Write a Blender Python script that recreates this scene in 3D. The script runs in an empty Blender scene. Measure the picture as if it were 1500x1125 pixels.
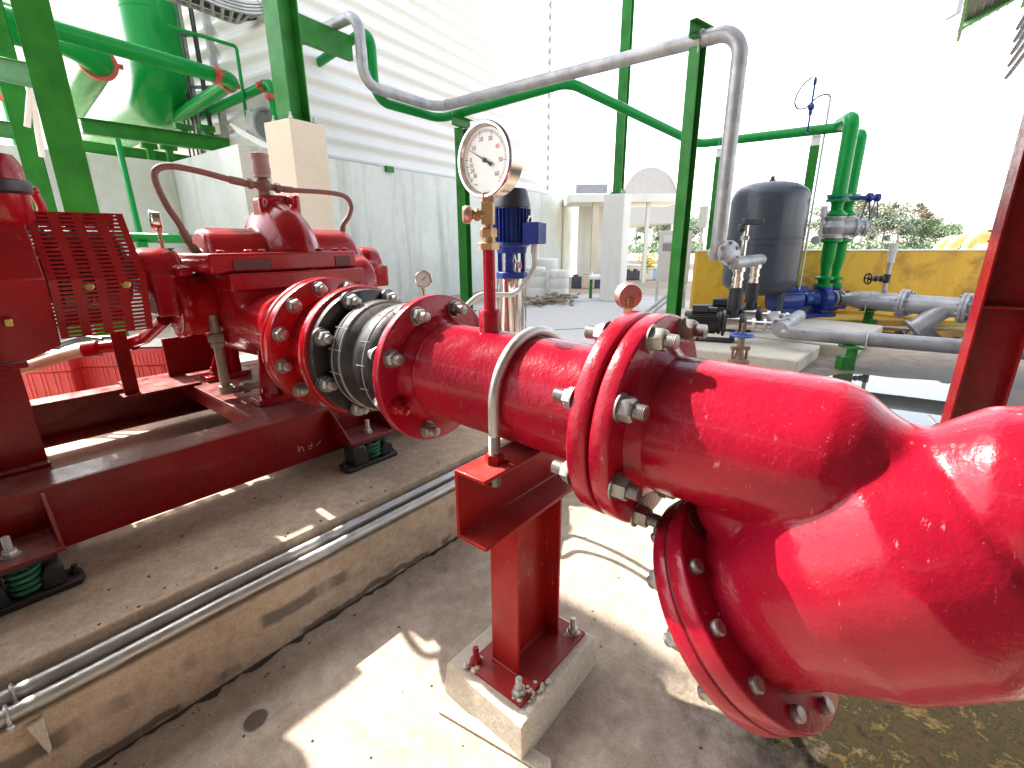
import bpy, bmesh, math, random
from mathutils import Vector as V, Matrix as Mx
random.seed(7)
C = bpy.context.scene.collection
PI = math.pi
R = math.radians

# ------------------------------------------------------------------ camera basis (world: X along the pump shaft, Y along the suction pipe, Z up; metres)
CAM_POS = V((0, 0, 1.5))
RIGHT = V((0.64006121, -0.76830513, -0.00537433))
DOWN = V((-0.22417671, -0.18005795, -0.95777029))
FWD = V((0.73489214, 0.61423641, -0.28748422))
FH = V((0.767273, 0.641320, 0))
LH = V((0.641320, -0.767273, 0))

def W(lat, fwd, z):
    """a point given as metres to the right of and in front of the viewer's stand, and its height"""
    p = FH * fwd + LH * lat
    return V((p.x, p.y, z))

def P(px, py, fwd):
    """surveyed point: sight line of the survey photo at a known horizontal distance"""
    d = RIGHT * ((px - 750) / 700.75) + DOWN * ((py - 562.5) / 700.75) + FWD
    return CAM_POS + d * (fwd / d.dot(FH))

# ------------------------------------------------------------------ mesh builder
class G:
    def __init__(s):
        s.v = []; s.f = []
    def add(s, vs, fs):
        b = len(s.v); s.v += [tuple(v) for v in vs]; s.f += [tuple(i + b for i in f) for f in fs]; return s
    def box(s, c, d, rot=None):
        c = V(c); hx, hy, hz = d[0] / 2, d[1] / 2, d[2] / 2
        vs = [V((x, y, z)) for z in (-hz, hz) for x, y in ((-hx, -hy), (hx, -hy), (hx, hy), (-hx, hy))]
        if rot is not None:
            m = Mx.Rotation(rot, 3, 'Z') if isinstance(rot, (int, float)) else rot
            vs = [m @ v for v in vs]
        return s.add([v + c for v in vs], [(0, 3, 2, 1), (4, 5, 6, 7), (0, 1, 5, 4), (1, 2, 6, 5), (2, 3, 7, 6), (3, 0, 4, 7)])
    def b2(s, lo, hi):
        lo = V(lo); hi = V(hi); return s.box((lo + hi) / 2, hi - lo)
    def lathe(s, prof, o, ax=(0, 0, 1), seg=40, up=None):
        """prof: list of (radius, distance along the axis)"""
        o = V(o); ax = V(ax).normalized()
        u = V(up) if up is not None else (V((0, 0, 1)) if abs(ax.z) < .9 else V((1, 0, 0)))
        u = (u - ax * u.dot(ax)).normalized(); w = ax.cross(u)
        vs = []; fs = []; n = len(prof)
        for r, t in prof:
            for k in range(seg):
                a = 2 * PI * k / seg
                vs.append(o + ax * t + (u * math.cos(a) + w * math.sin(a)) * max(r, 1e-5))
        for i in range(n - 1):
            for k in range(seg):
                k2 = (k + 1) % seg
                fs.append((i * seg + k, i * seg + k2, (i + 1) * seg + k2, (i + 1) * seg + k))
        if prof[0] != prof[-1]:
            fs.append(tuple(range(seg - 1, -1, -1))); fs.append(tuple((n - 1) * seg + k for k in range(seg)))
        return s.add(vs, fs)
    def cyl(s, p, q, r, r2=None, seg=24, bev=0):
        p = V(p); q = V(q); L = (q - p).length; r2 = r if r2 is None else r2
        if bev:
            pr = [(r - bev, 0), (r, bev), (r2, L - bev), (r2 - bev, L)]
        else:
            pr = [(r, 0), (r2, L)]
        return s.lathe(pr, p, q - p, seg)
    def hexa(s, p, ax, r, h, spin=0.):
        p = V(p); ax = V(ax).normalized()
        u = V((0, 0, 1)) if abs(ax.z) < .9 else V((1, 0, 0))
        u = (u - ax * u.dot(ax)).normalized(); w = ax.cross(u)
        u2 = u * math.cos(spin) + w * math.sin(spin)
        return s.lathe([(r, 0), (r, h * .82), (r * .86, h)], p, ax, 6, u2)
    def tube(s, pts, r, seg=12, closed=False, taper=None):
        pts = [V(p) for p in pts]; n = len(pts)
        T = []
        for i in range(n):
            if closed: t = pts[(i + 1) % n] - pts[i - 1]
            else: t = pts[min(i + 1, n - 1)] - pts[max(i - 1, 0)]
            T.append(t.normalized())
        t0 = T[0]; u = V((0, 0, 1)) if abs(t0.z) < .9 else V((1, 0, 0))
        u = (u - t0 * u.dot(t0)).normalized()
        vs = []; fs = []
        for i in range(n):
            u = (u - T[i] * u.dot(T[i])).normalized(); w = T[i].cross(u)
            rr = r if taper is None else taper[i]
            for k in range(seg):
                a = 2 * PI * k / seg
                vs.append(pts[i] + (u * math.cos(a) + w * math.sin(a)) * rr)
        m = n if closed else n - 1
        for i in range(m):
            j = (i + 1) % n
            for k in range(seg):
                k2 = (k + 1) % seg
                fs.append((i * seg + k, i * seg + k2, j * seg + k2, j * seg + k))
        if not closed:
            fs.append(tuple(range(seg - 1, -1, -1))); fs.append(tuple((n - 1) * seg + k for k in range(seg)))
        return s.add(vs, fs)
    def prism(s, poly, o, u, v, w):
        """polygon (2-D, in directions u, v from o) extruded by the vector w"""
        o = V(o); u = V(u); v = V(v); w = V(w); n = len(poly)
        a = [o + u * x + v * y for x, y in poly]
        if u.cross(v).dot(w) < 0: a.reverse()
        vs = a + [p + w for p in a]
        fs = [tuple(range(n - 1, -1, -1)), tuple(range(n, 2 * n))] + [(i, (i + 1) % n, n + (i + 1) % n, n + i) for i in range(n)]
        return s.add(vs, fs)
    def loft(s, rings):
        n = len(rings[0]); vs = [p for r in rings for p in r]; fs = []
        for i in range(len(rings) - 1):
            for k in range(n):
                k2 = (k + 1) % n
                fs.append((i * n + k, i * n + k2, (i + 1) * n + k2, (i + 1) * n + k))
        fs.append(tuple(range(n - 1, -1, -1))); fs.append(tuple((len(rings) - 1) * n + k for k in range(n)))
        return s.add(vs, fs)
    def ball(s, c, r, seg=20, rings=10, sc=(1, 1, 1)):
        c = V(c); b = G()
        b.lathe([(r * math.sin(PI * i / rings), -r * math.cos(PI * i / rings)) for i in range(rings + 1)], (0, 0, 0), (0, 0, 1), seg)
        return s.add([c + V((p[0] * sc[0], p[1] * sc[1], p[2] * sc[2])) for p in b.v], b.f)
    def ibeam(s, o, w, fl, dp, b, h, tf, tw):
        """I section: fl = direction across the flanges' width, dp = direction from flange to flange, o = section centre"""
        p = [(-b/2, -h/2), (b/2, -h/2), (b/2, -h/2+tf), (tw/2, -h/2+tf), (tw/2, h/2-tf), (b/2, h/2-tf), (b/2, h/2), (-b/2, h/2), (-b/2, h/2-tf), (-tw/2, h/2-tf), (-tw/2, -h/2+tf), (-b/2, -h/2+tf)]
        return s.prism(p, o, fl, dp, w)
    def chan(s, o, w, fl, dp, b, h, tf, tw):
        """channel: web at fl = 0, flanges reaching to fl = b, dp across the depth, o at the web's middle"""
        p = [(0, -h/2), (b, -h/2), (b, -h/2+tf), (tw, -h/2+tf), (tw, h/2-tf), (b, h/2-tf), (b, h/2), (0, h/2)]
        return s.prism(p, o, fl, dp, w)

def rpath(pts, r, n=8):
    """polyline with its corners rounded to radius r"""
    pts = [V(p) for p in pts]; out = [pts[0]]
    for i in range(1, len(pts) - 1):
        a, b, c = pts[i - 1], pts[i], pts[i + 1]
        d1 = (a - b).normalized(); d2 = (c - b).normalized()
        ang = d1.angle(d2); rr = r[i - 1] if isinstance(r, (list, tuple)) else r
        t = min(rr / math.tan(ang / 2), .48 * (a - b).length, .48 * (c - b).length)
        rr = t * math.tan(ang / 2)
        p1 = b + d1 * t; bis = (d1 + d2).normalized(); ce = b + bis * (rr / math.sin(ang / 2))
        e1 = (p1 - ce); e2 = (b + d2 * t - ce); th = e1.angle(e2)
        for k in range(n + 1):
            f = k / n
            out.append(ce + (e1 * math.sin((1 - f) * th) + e2 * math.sin(f * th)) / math.sin(th) if th > 1e-4 else p1)
    out.append(pts[-1]); return out

def spline(pts, n=8):
    pts = [V(p) for p in pts]; q = [pts[0] * 2 - pts[1]] + pts + [pts[-1] * 2 - pts[-2]]; out = []
    for i in range(1, len(q) - 2):
        a, b, c, d = q[i - 1], q[i], q[i + 1], q[i + 2]
        for k in range(n):
            t = k / n
            out.append(.5 * (2 * b + (c - a) * t + (2 * a - 5 * b + 4 * c - d) * t * t + (3 * b - a - 3 * c + d) * t ** 3))
    out.append(pts[-1]); return out

# ------------------------------------------------------------------ objects
def obj(name, g, mat, parent=None, bevel=0, ang=35, remesh=0, smooth=True, label=None):
    me = bpy.data.meshes.new(name)
    if parent is None:
        xs = [p[0] for p in g.v]; ys = [p[1] for p in g.v]; zs = [p[2] for p in g.v]
        o0 = V(((min(xs) + max(xs)) / 2, (min(ys) + max(ys)) / 2, min(zs)))
    else: o0 = V((0, 0, 0))
    me.from_pydata([tuple(V(p) - o0) for p in g.v], [], g.f)
    bm = bmesh.new(); bm.from_mesh(me); bmesh.ops.recalc_face_normals(bm, faces=bm.faces); bm.to_mesh(me); bm.free()
    if smooth:
        me.shade_smooth()
        if not remesh: me.set_sharp_from_angle(angle=R(ang))
    me.materials.append(mat)
    o = bpy.data.objects.new(name, me); C.objects.link(o); o.location = o0
    if parent is not None:
        o.parent = parent
        r = parent; off = V(r.location)
        while r.parent is not None:
            r = r.parent; off = off + V(r.location)
        o.location = -off if parent.parent is None else V((0, 0, 0))
        if label: o['label'] = label
    if bevel:
        m = o.modifiers.new('edge', 'BEVEL'); m.width = bevel; m.segments = 2; m.limit_method = 'ANGLE'; m.angle_limit = R(40); m.harden_normals = False
    if remesh:
        m = o.modifiers.new('cast', 'REMESH'); m.mode = 'VOXEL'; m.voxel_size = remesh; m.use_smooth_shade = True
        m = o.modifiers.new('soft', 'SMOOTH'); m.factor = .5; m.iterations = 14
    return o

def each(name, g, mat, parent, **kw):
    """one object per connected piece of the builder"""
    n = len(g.v); par = list(range(n))
    def find(i):
        while par[i] != i: par[i] = par[par[i]]; i = par[i]
        return i
    for f in g.f:
        for a in f[1:]: par[find(a)] = find(f[0])
    comp = {}
    for f in g.f: comp.setdefault(find(f[0]), []).append(f)
    out = []
    for fs in comp.values():
        idx = sorted({i for f in fs for i in f}); mp = {i: k for k, i in enumerate(idx)}; q = G(); q.v = [g.v[i] for i in idx]; q.f = [tuple(mp[i] for i in f) for f in fs]
        out.append(obj(name, q, mat, parent, **kw))
    return out

def thing(name, label, cat, loc, group=None):
    o = bpy.data.objects.new(name, None); C.objects.link(o); o.location = loc; o.empty_display_size = .1
    o['label'] = label; o['category'] = cat
    if group: o['group'] = group
    return o

def tag(o, label, cat, group=None):
    o['label'] = label; o['category'] = cat
    if group: o['group'] = group
    return o

def struct(o):
    o['kind'] = 'structure'; return o

# ------------------------------------------------------------------ materials
def newmat(name):
    m = bpy.data.materials.new(name); m.use_nodes = True
    nt = m.node_tree; b = nt.nodes['Principled BSDF']
    return m, nt, b

def N(nt, t, **kw):
    n = nt.nodes.new(t)
    for k, v in kw.items():
        if k.startswith('i_'): n.inputs[k[2:].replace('_', ' ')].default_value = v
        else: setattr(n, k, v)
    return n

def coords(nt, world=False, scale=(1, 1, 1)):
    if world:
        g = N(nt, 'ShaderNodeNewGeometry'); out = g.outputs['Position']
    else:
        g = N(nt, 'ShaderNodeTexCoord'); out = g.outputs['Object']
    if scale != (1, 1, 1):
        mp = N(nt, 'ShaderNodeMapping'); mp.inputs['Scale'].default_value = scale
        nt.links.new(out, mp.inputs['Vector']); out = mp.outputs['Vector']
    return out

def noise(nt, co, scale, detail=4, rough=.55, dist=0.):
    n = N(nt, 'ShaderNodeTexNoise'); n.inputs['Scale'].default_value = scale; n.inputs['Detail'].default_value = detail
    n.inputs['Roughness'].default_value = rough; n.inputs['Distortion'].default_value = dist
    nt.links.new(co, n.inputs['Vector']); return n.outputs['Fac']

def ramp(nt, fac, stops):
    r = N(nt, 'ShaderNodeValToRGB'); e = r.color_ramp.elements
    while len(e) < len(stops): e.new(.5)
    for el, (p, c) in zip(e, stops):
        el.position = p; el.color = (c, c, c, 1) if isinstance(c, (int, float)) else (*c, 1)
    nt.links.new(fac, r.inputs['Fac']); return r.outputs['Color']

def mix(nt, fac, a, b, mode='MIX'):
    m = N(nt, 'ShaderNodeMix', data_type='RGBA', blend_type=mode)
    if isinstance(fac, (int, float)): m.inputs[0].default_value = fac
    else: nt.links.new(fac, m.inputs[0])
    for i, x in ((6, a), (7, b)):
        if isinstance(x, tuple): m.inputs[i].default_value = (*x, 1)
        else: nt.links.new(x, m.inputs[i])
    return m.outputs[2]

def math_(nt, op, a, b=None):
    m = N(nt, 'ShaderNodeMath', operation=op)
    for i, x in ((0, a), (1, b)):
        if x is None: continue
        if isinstance(x, (int, float)): m.inputs[i].default_value = x
        else: nt.links.new(x, m.inputs[i])
    return m.outputs[0]

def bump(nt, b, h, strength, dist=.01):
    bp = N(nt, 'ShaderNodeBump'); bp.inputs['Strength'].default_value = strength; bp.inputs['Distance'].default_value = dist
    nt.links.new(h, bp.inputs['Height']); nt.links.new(bp.outputs['Normal'], b.inputs['Normal'])

def mul(c, k): return tuple(min(1, x * k) for x in c)

def paint(name, col, rough=.32, worn=(.6, .35, .3), wear=.06, dust=0., coat=.25, peel=.12, metal=0., lo=.72, hi=1.18, spec=.28):
    m, nt, b = newmat(name); co = coords(nt)
    c = ramp(nt, noise(nt, co, 4, 5), [(.3, mul(col, lo)), (.55, col), (.75, mul(col, hi))])
    if wear:
        sc = noise(nt, coords(nt, scale=(1, 1.7, .6)), 38, 6, .7)
        blot = noise(nt, co, 5.5, 2)
        k = math_(nt, 'MULTIPLY', ramp(nt, sc, [(.66 - wear * .3, 0.), (.70, 1.)]), ramp(nt, blot, [(.42, .15), (.62, 1.)]))
        k = math_(nt, 'MULTIPLY', k, .75)
        c = mix(nt, k, c, worn)
        fine = ramp(nt, noise(nt, co, 190, 2), [(.73, 0.), (.76, 1.)])
        c = mix(nt, math_(nt, 'MULTIPLY', fine, .3), c, mul(worn, 1.3))
    if dust:
        gn = N(nt, 'ShaderNodeNewGeometry'); sx = N(nt, 'ShaderNodeSeparateXYZ'); nt.links.new(gn.outputs['Normal'], sx.inputs[0])
        upm = ramp(nt, sx.outputs[2], [(.35, 0.), (.95, 1.)])
        c = mix(nt, math_(nt, 'MULTIPLY', math_(nt, 'MULTIPLY', upm, ramp(nt, noise(nt, co, 7, 5), [(.3, .2), (.7, 1.)])), dust), c, (.42, .35, .30))
    nt.links.new(c, b.inputs['Base Color'])
    nt.links.new(ramp(nt, noise(nt, co, 14, 4), [(.3, rough * .75), (.7, min(1, rough * 1.5))]), b.inputs['Roughness'])
    b.inputs['Specular IOR Level'].default_value = spec; b.inputs['Metallic'].default_value = metal; b.inputs['Coat Weight'].default_value = coat; b.inputs['Coat Roughness'].default_value = .07
    if peel:
        h = math_(nt, 'ADD', noise(nt, co, 95, 3), math_(nt, 'MULTIPLY', noise(nt, co, 30, 3), 1.5))
        bump(nt, b, h, peel * 1.5, .006)
    return m

def metal(name, col, rough=.35, met=1., spots=(.25, .2, .16), wear=.3, peel=.05):
    m, nt, b = newmat(name); co = coords(nt)
    c = ramp(nt, noise(nt, co, 9, 5), [(.3, mul(col, .72)), (.7, mul(col, 1.1))])
    c = mix(nt, math_(nt, 'MULTIPLY', ramp(nt, noise(nt, co, 26, 5, .65), [(.56, 0.), (.68, 1.)]), wear), c, spots)
    nt.links.new(c, b.inputs['Base Color']); b.inputs['Metallic'].default_value = met
    nt.links.new(ramp(nt, noise(nt, co, 18, 4), [(.3, rough * .75), (.7, min(1, rough * 1.5))]), b.inputs['Roughness'])
    if peel: bump(nt, b, noise(nt, co, 120, 3), peel, .003)
    return m

def concrete(name, a, bcol, stain, k=.5, scale=1., streak=False, world=True, rough=.85, bstr=.25, grain=.5, band=None):
    m, nt, b = newmat(name); co = coords(nt, world)
    c = ramp(nt, noise(nt, co, 2.2 * scale, 8, .62), [(.3, a), (.68, bcol)])
    c = mix(nt, math_(nt, 'MULTIPLY', ramp(nt, noise(nt, co, 1.3 * scale, 7, .68, .6), [(.50, 0.), (.62, 1.)]), k), c, stain)
    if streak:
        st = noise(nt, coords(nt, world, (1, 1, .09)), 2.6 * scale, 6, .7)
        c = mix(nt, math_(nt, 'MULTIPLY', ramp(nt, st, [(.53, 0.), (.68, 1.)]), .75), c, streak)
    c = mix(nt, math_(nt, 'MULTIPLY', ramp(nt, noise(nt, co, 55, 3), [(.66, 0.), (.72, 1.)]), .5), c, mul(stain, .6))
    c = mix(nt, grain, c, ramp(nt, noise(nt, co, 17 * scale, 8, .75), [(.32, mul(a, .55)), (.68, mul(bcol, 1.15))]))
    c = mix(nt, .25, c, ramp(nt, noise(nt, co, 130, 2), [(.3, mul(a, .6)), (.7, mul(bcol, 1.2))]))
    if band:
        for z0, wz, xs, lo_, col in band:      # damp tide marks running along the face at height z0
            sx = N(nt, 'ShaderNodeSeparateXYZ'); nt.links.new(co, sx.inputs[0])
            dz = math_(nt, 'ABSOLUTE', math_(nt, 'SUBTRACT', math_(nt, 'ADD', sx.outputs[2], math_(nt, 'MULTIPLY', math_(nt, 'SUBTRACT', noise(nt, coords(nt, world, (1, 1, .2)), 4.5, 5, .6), .5), .10)), z0))
            kz = ramp(nt, math_(nt, 'DIVIDE', dz, wz), [(.55, 1.), (1., 0.)])
            kx = ramp(nt, noise(nt, coords(nt, world, (1, 1, .05)), xs, 4, .6), [(lo_, 0.), (lo_ + .05, 1.)])
            c = mix(nt, math_(nt, 'MULTIPLY', math_(nt, 'MULTIPLY', kz, kx), .8), c, col)
    nt.links.new(c, b.inputs['Base Color']); b.inputs['Roughness'].default_value = rough
    h = math_(nt, 'ADD', noise(nt, co, 38, 5, .7), math_(nt, 'MULTIPLY', noise(nt, co, 6, 4), 1.2))
    bump(nt, b, h, bstr, .012)
    return m

def plain(name, col, rough=.5, met=0., var=.12, spec=.5):
    m, nt, b = newmat(name); co = coords(nt)
    c = ramp(nt, noise(nt, co, 11, 5), [(.3, mul(col, 1 - var)), (.7, mul(col, 1 + var))])
    nt.links.new(c, b.inputs['Base Color']); b.inputs['Roughness'].default_value = rough; b.inputs['Metallic'].default_value = met
    b.inputs['Specular IOR Level'].default_value = spec
    return m

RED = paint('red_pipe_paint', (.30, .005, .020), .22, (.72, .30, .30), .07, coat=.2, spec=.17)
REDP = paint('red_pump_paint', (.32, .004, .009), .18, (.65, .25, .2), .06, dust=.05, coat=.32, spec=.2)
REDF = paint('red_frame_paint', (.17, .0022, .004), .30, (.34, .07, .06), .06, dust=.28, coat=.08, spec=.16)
REDS = paint('red_support_paint', (.29, .007, .007), .36, (.56, .28, .25), .10, dust=.13, peel=.08, coat=.1, spec=.2)
REDG = paint('red_guard_paint', (.25, .0035, .006), .30, (.50, .18, .14), .03, dust=.08, peel=.05, coat=.12, spec=.2)
PINK = plain('pink_plastic', (.62, .10, .11), .45)
GRN = paint('green_structural_paint', (.026, .185, .026), .38, (.16, .42, .2), .02, dust=.04, coat=.06, peel=.05, spec=.15)
GRNP = paint('green_pipe_paint', (.003, .22, .036), .30, (.12, .45, .2), .008, coat=.1, peel=.02, lo=.92, hi=1.06, spec=.12)
SILV = paint('silver_pipe_paint', (.36, .36, .37), .36, (.5, .48, .45), .03, coat=0, metal=.35, peel=.04)
GALV = metal('galvanised_steel', (.48, .48, .46), .42, .85, (.30, .25, .18), .5)
BOLT = metal('zinc_bolt', (.34, .33, .32), .42, .85, (.17, .11, .08), .6)
STEEL = metal('stainless_steel', (.75, .74, .72), .16, 1., (.5, .48, .45), .1, 0)
CHROME = metal('polished_case', (.68, .62, .58), .14, 1., (.5, .42, .38), .15, 0)
BRASS = metal('brass_fitting', (.44, .29, .16), .42, .9, (.30, .17, .08), .4)
COPPER = metal('dull_copper_case', (.55, .32, .26), .35, .8, (.35, .2, .15), .3)
RUST = metal('rusty_valve_iron', (.26, .17, .12), .6, .4, (.14, .07, .04), .5)
RUB = paint('black_rubber', (.014, .014, .016), .42, (.18, .17, .16), .12, dust=.25, coat=.1, peel=.1)
BLK = paint('black_cast_paint', (.016, .016, .018), .38, (.22, .20, .18), .09, dust=.22, peel=.12)
BLKP = plain('black_plastic', (.022, .022, .025), .4)
BLUE = paint('blue_motor_paint', (.010, .035, .24), .3, (.2, .3, .5), .02, peel=.04)
BLUD = paint('dark_blue_cast_paint', (.008, .03, .20), .32, (.15, .2, .4), .03)
TANKM = paint('slate_grey_tank_paint', (.044, .051, .067), .32, (.12, .13, .15), .006, coat=.2, peel=.02, lo=.93, hi=1.06, spec=.2)
HOSE = paint('brown_braided_hose', (.22, .11, .095), .55, (.4, .28, .25), .12, coat=0)
GREYC = plain('grey_flexible_conduit', (.46, .46, .45), .5)
WHT = plain('white_enamel', (.78, .78, .77), .4, var=.04)
INK = plain('black_ink', (.012, .012, .014), .6)
INKR = plain('red_ink', (.55, .08, .08), .6)
GLD = metal('yellow_passivated_screw', (.55, .42, .16), .3, 1.)
YEL = plain('yellow_pipe_paint', (.72, .60, .20), .4)
WPIPE = plain('white_pipe_paint', (.74, .73, .66), .45)
SPRING = paint('green_spring_paint', (.02, .13, .06), .35, (.1, .3, .2), .03)
CORR = concrete('white_corrugated_sheet', (.66, .66, .64), (.71, .71, .69), (.60, .59, .55), .3, .3, False, True, .5, .03, 0.)
DARKS = plain('dark_shading_sheet', (.20, .185, .17), .7)  # for the unseen roof and walls added to cut the light
GREYS = plain('grey_roof_sheet', (.36, .37, .38), .55)
DGREY = plain('dark_grey_sheet', (.11, .115, .12), .6)
PLIN = concrete('painted_plinth_render', (.66, .56, .42), (.74, .65, .52), (.60, .52, .40), .3, .7, False, True, .8, .1, .1)
OFFW = concrete('off_white_render', (.74, .74, .68), (.82, .82, .77), (.66, .65, .56), .3, .5, (.5, .5, .40), True, .8, .08, .06)
WALLC = concrete('retaining_wall_concrete', (.56, .60, .55), (.74, .77, .73), (.44, .46, .40), .35, .45, (.22, .23, .13), True, .85, .1, .14)
YWALL = concrete('yellow_bund_paint', (.56, .32, .022), (.64, .39, .035), (.16, .075, .014), .95, .6, (.36, .19, .03), True, .7, .1, .1)
BLOCK = concrete('pale_block_concrete', (.50, .45, .36), (.64, .59, .49), (.40, .34, .26), .4, grain=.3)
LEDGE = concrete('platform_concrete', (.37, .265, .18), (.57, .45, .33), (.14, .10, .072), .65, 1.3, band=[(.16, .035, 2.2, .48, (.10, .085, .07)), (.235, .03, 1.6, .55, (.36, .21, .09)), (.02, .02, 3., .45, (.07, .055, .042))])
PLNC = concrete('support_plinth_concrete', (.50, .44, .35), (.66, .60, .50), (.36, .30, .23), .5, 2.5)

def ground_mat():
    m, nt, b = newmat('yard_concrete'); co = coords(nt, True)
    c = ramp(nt, noise(nt, co, 1.9, 9, .64), [(.28, (.28, .20, .14)), (.5, (.46, .36, .265)), (.72, (.61, .52, .42))])
    st = ramp(nt, noise(nt, co, 1.15, 8, .7, .8), [(.47, 0.), (.60, 1.)])
    c = mix(nt, math_(nt, 'MULTIPLY', st, .55), c, (.13, .092, .068))
    c = mix(nt, math_(nt, 'MULTIPLY', ramp(nt, noise(nt, co, 3.6, 7, .7, 1.2), [(.55, 0.), (.66, 1.)]), .35), c, (.38, .25, .13))
    c = mix(nt, math_(nt, 'MULTIPLY', ramp(nt, noise(nt, co, 60, 3), [(.67, 0.), (.72, 1.)]), .6), c, (.10, .075, .06))
    c = mix(nt, .5, c, ramp(nt, noise(nt, co, 15, 9, .75, .4), [(.32, (.14, .10, .07)), (.5, (.36, .29, .22)), (.68, (.58, .50, .42))]))
    c = mix(nt, .25, c, ramp(nt, noise(nt, co, 170, 2), [(.3, (.20, .16, .13)), (.7, (.62, .57, .5))]))
    sx = N(nt, 'ShaderNodeSeparateXYZ'); nt.links.new(co, sx.inputs[0])
    def patch(px, py, ax, ay, jit, soft, rot=0.):
        mp = N(nt, 'ShaderNodeMapping', vector_type='TEXTURE'); mp.inputs['Location'].default_value = (px, py, 0); mp.inputs['Scale'].default_value = (ax, ay, 1); mp.inputs['Rotation'].default_value = (0, 0, rot)
        nt.links.new(co, mp.inputs['Vector'])
        ln = N(nt, 'ShaderNodeVectorMath', operation='LENGTH'); 
        nt.links.new(mp.outputs['Vector'], ln.inputs[0])
        d = math_(nt, 'ADD', ln.outputs['Value'], math_(nt, 'MULTIPLY', math_(nt, 'SUBTRACT', noise(nt, co, 7, 6, .7), .5), jit))
        return ramp(nt, math_(nt, 'MULTIPLY', d, .5), [(.5 - soft, 1.), (.5 + soft, 0.)])
    # mossy damp ground beneath the strainer, coloured darker still for the shade there
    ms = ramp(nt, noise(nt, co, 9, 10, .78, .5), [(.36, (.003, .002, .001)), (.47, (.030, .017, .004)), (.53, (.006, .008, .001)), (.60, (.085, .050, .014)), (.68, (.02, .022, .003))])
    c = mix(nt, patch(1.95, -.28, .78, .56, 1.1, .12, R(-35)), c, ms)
    # oil spot
    c = mix(nt, math_(nt, 'MULTIPLY', patch(.367, 1.409, .040, .034, .35, .05, R(30)), .85), c, (.055, .042, .034))
    # wet ground round the puddle and out to the yellow bund
    wet = patch(6.0, -.9, 2.3, 1.9, .9, .16, 0)
    c = mix(nt, math_(nt, 'MULTIPLY', wet, .9), c, (.066, .056, .046))
    pale = patch(8.6, 5.2, 4.2, 2.9, .25, .05, R(15))
    c = mix(nt, math_(nt, 'MULTIPLY', pale, .8), c, (.62, .61, .59))
    nt.links.new(c, b.inputs['Base Color'])
    nt.links.new(mix(nt, wet, (.85, .85, .85), (.55, .55, .55)), b.inputs['Roughness'])
    b.inputs['Specular IOR Level'].default_value = .22
    h = math_(nt, 'ADD', noise(nt, co, 34, 6, .72), math_(nt, 'MULTIPLY', noise(nt, co, 5, 4), 1.4))
    bump(nt, b, h, .3, .014)
    return m
GROUND = ground_mat()

# ================================================================== FOREGROUND
PX, PZ = 1.085, 1.07          # axis of the suction pipe (runs along Y)
YN = V((0, -1, 0)); YP = V((0, 1, 0))

def polar(a, r, y, x0=PX, z0=PZ):
    return V((x0 + r * math.cos(R(a)), y, z0 + r * math.sin(R(a))))

def bolt(parent, p, ax, r=.027, h=.026, sr=.0155, sl=.022, mat=BOLT, washer=True, spin=None, red=None):
    """nut with its washer and the stud end sticking out, one mesh"""
    ax = V(ax).normalized(); g = G()
    if washer: g.lathe([(r * 1.18, 0), (r * 1.18, .004), (sr, .004)], p, ax, 24); q = V(p) + ax * .004
    else: q = V(p)
    g.hexa(q, ax, r, h, random.random() * 1.05 if spin is None else spin)
    q2 = q + ax * h
    prof = [(sr, 0)]
    k = 0.
    while k < sl - .004:
        prof += [(sr, k + .0008), (sr * .90, k + .002), (sr, k + .0032)]; k += .0034
    prof += [(sr, sl - .002), (sr * .8, sl)]
    g.lathe(prof, q2 - ax * .001, ax, 16)
    return obj('bolt', g, red or mat, parent, ang=40)

def flange(name, y0, y1, Rr, ri, mat, parent, x0=PX, z0=PZ, ax=(0, 1, 0), o=None, bev=.004):
    g = G(); L = abs(y1 - y0); o = o or (x0, min(y0, y1), z0)
    pr = [(ri, 0), (Rr - bev, 0), (Rr - bev * .3, bev * .3), (Rr, bev), (Rr, L - bev), (Rr - bev * .3, L - bev * .3), (Rr - bev, L), (ri, L), (ri, 0)]
    g.lathe(pr, o, ax, 96)
    return obj(name, g, mat, parent, ang=50)

# ---- suction pipe spool
sp = thing('suction_pipe', 'thick glossy crimson pipe spool between two bolted flanges, carrying the large dial gauge', 'pipe', (PX, .85, PZ - .163))
g = G()
g.lathe([(.150, .488), (.163, .49), (.163, 1.165), (.168, 1.172), (.1685, 1.182), (.165, 1.188), (.172, 1.20), (.186, 1.228), (.188, 1.238), (.15, 1.24)], (PX, 0, PZ), (0, 1, 0), 96)
obj('pipe_barrel', g, RED, sp, ang=40)
flange('flange', 1.235, 1.268, .256, .15, RED, sp)
flange('flange', .487, .537, .262, .15, RED, sp, bev=.007)
g = G()
g.lathe([(.172, .5365), (.165, .548), (.1625, .552)], (PX, 0, PZ), (0, 1, 0), 96); each('weld_bead', g, RED, sp)
for k in range(8):
    a = 22.5 + 45 * k
    m = REDP if k in (4, 6) else BOLT
    bolt(sp, polar(a + 2, .216, 1.235), YN, .026, .024, .0165, .026, m)
    bolt(sp, polar(a, .236, .537), YP, .026, .024, .0165, .03)
# threaded socket and riser for the gauge
g = G(); ry, rx = 1.0, 1.092
g.lathe([(.040, 1.215), (.036, 1.238), (.0345, 1.243), (.0345, 1.292), (.031, 1.297), (.018, 1.297), (.018, 1.478), (.0, 1.478)], (rx, ry, 0), (0, 0, 1), 32)
obj('riser', g, RED, sp, ang=40)

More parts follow.
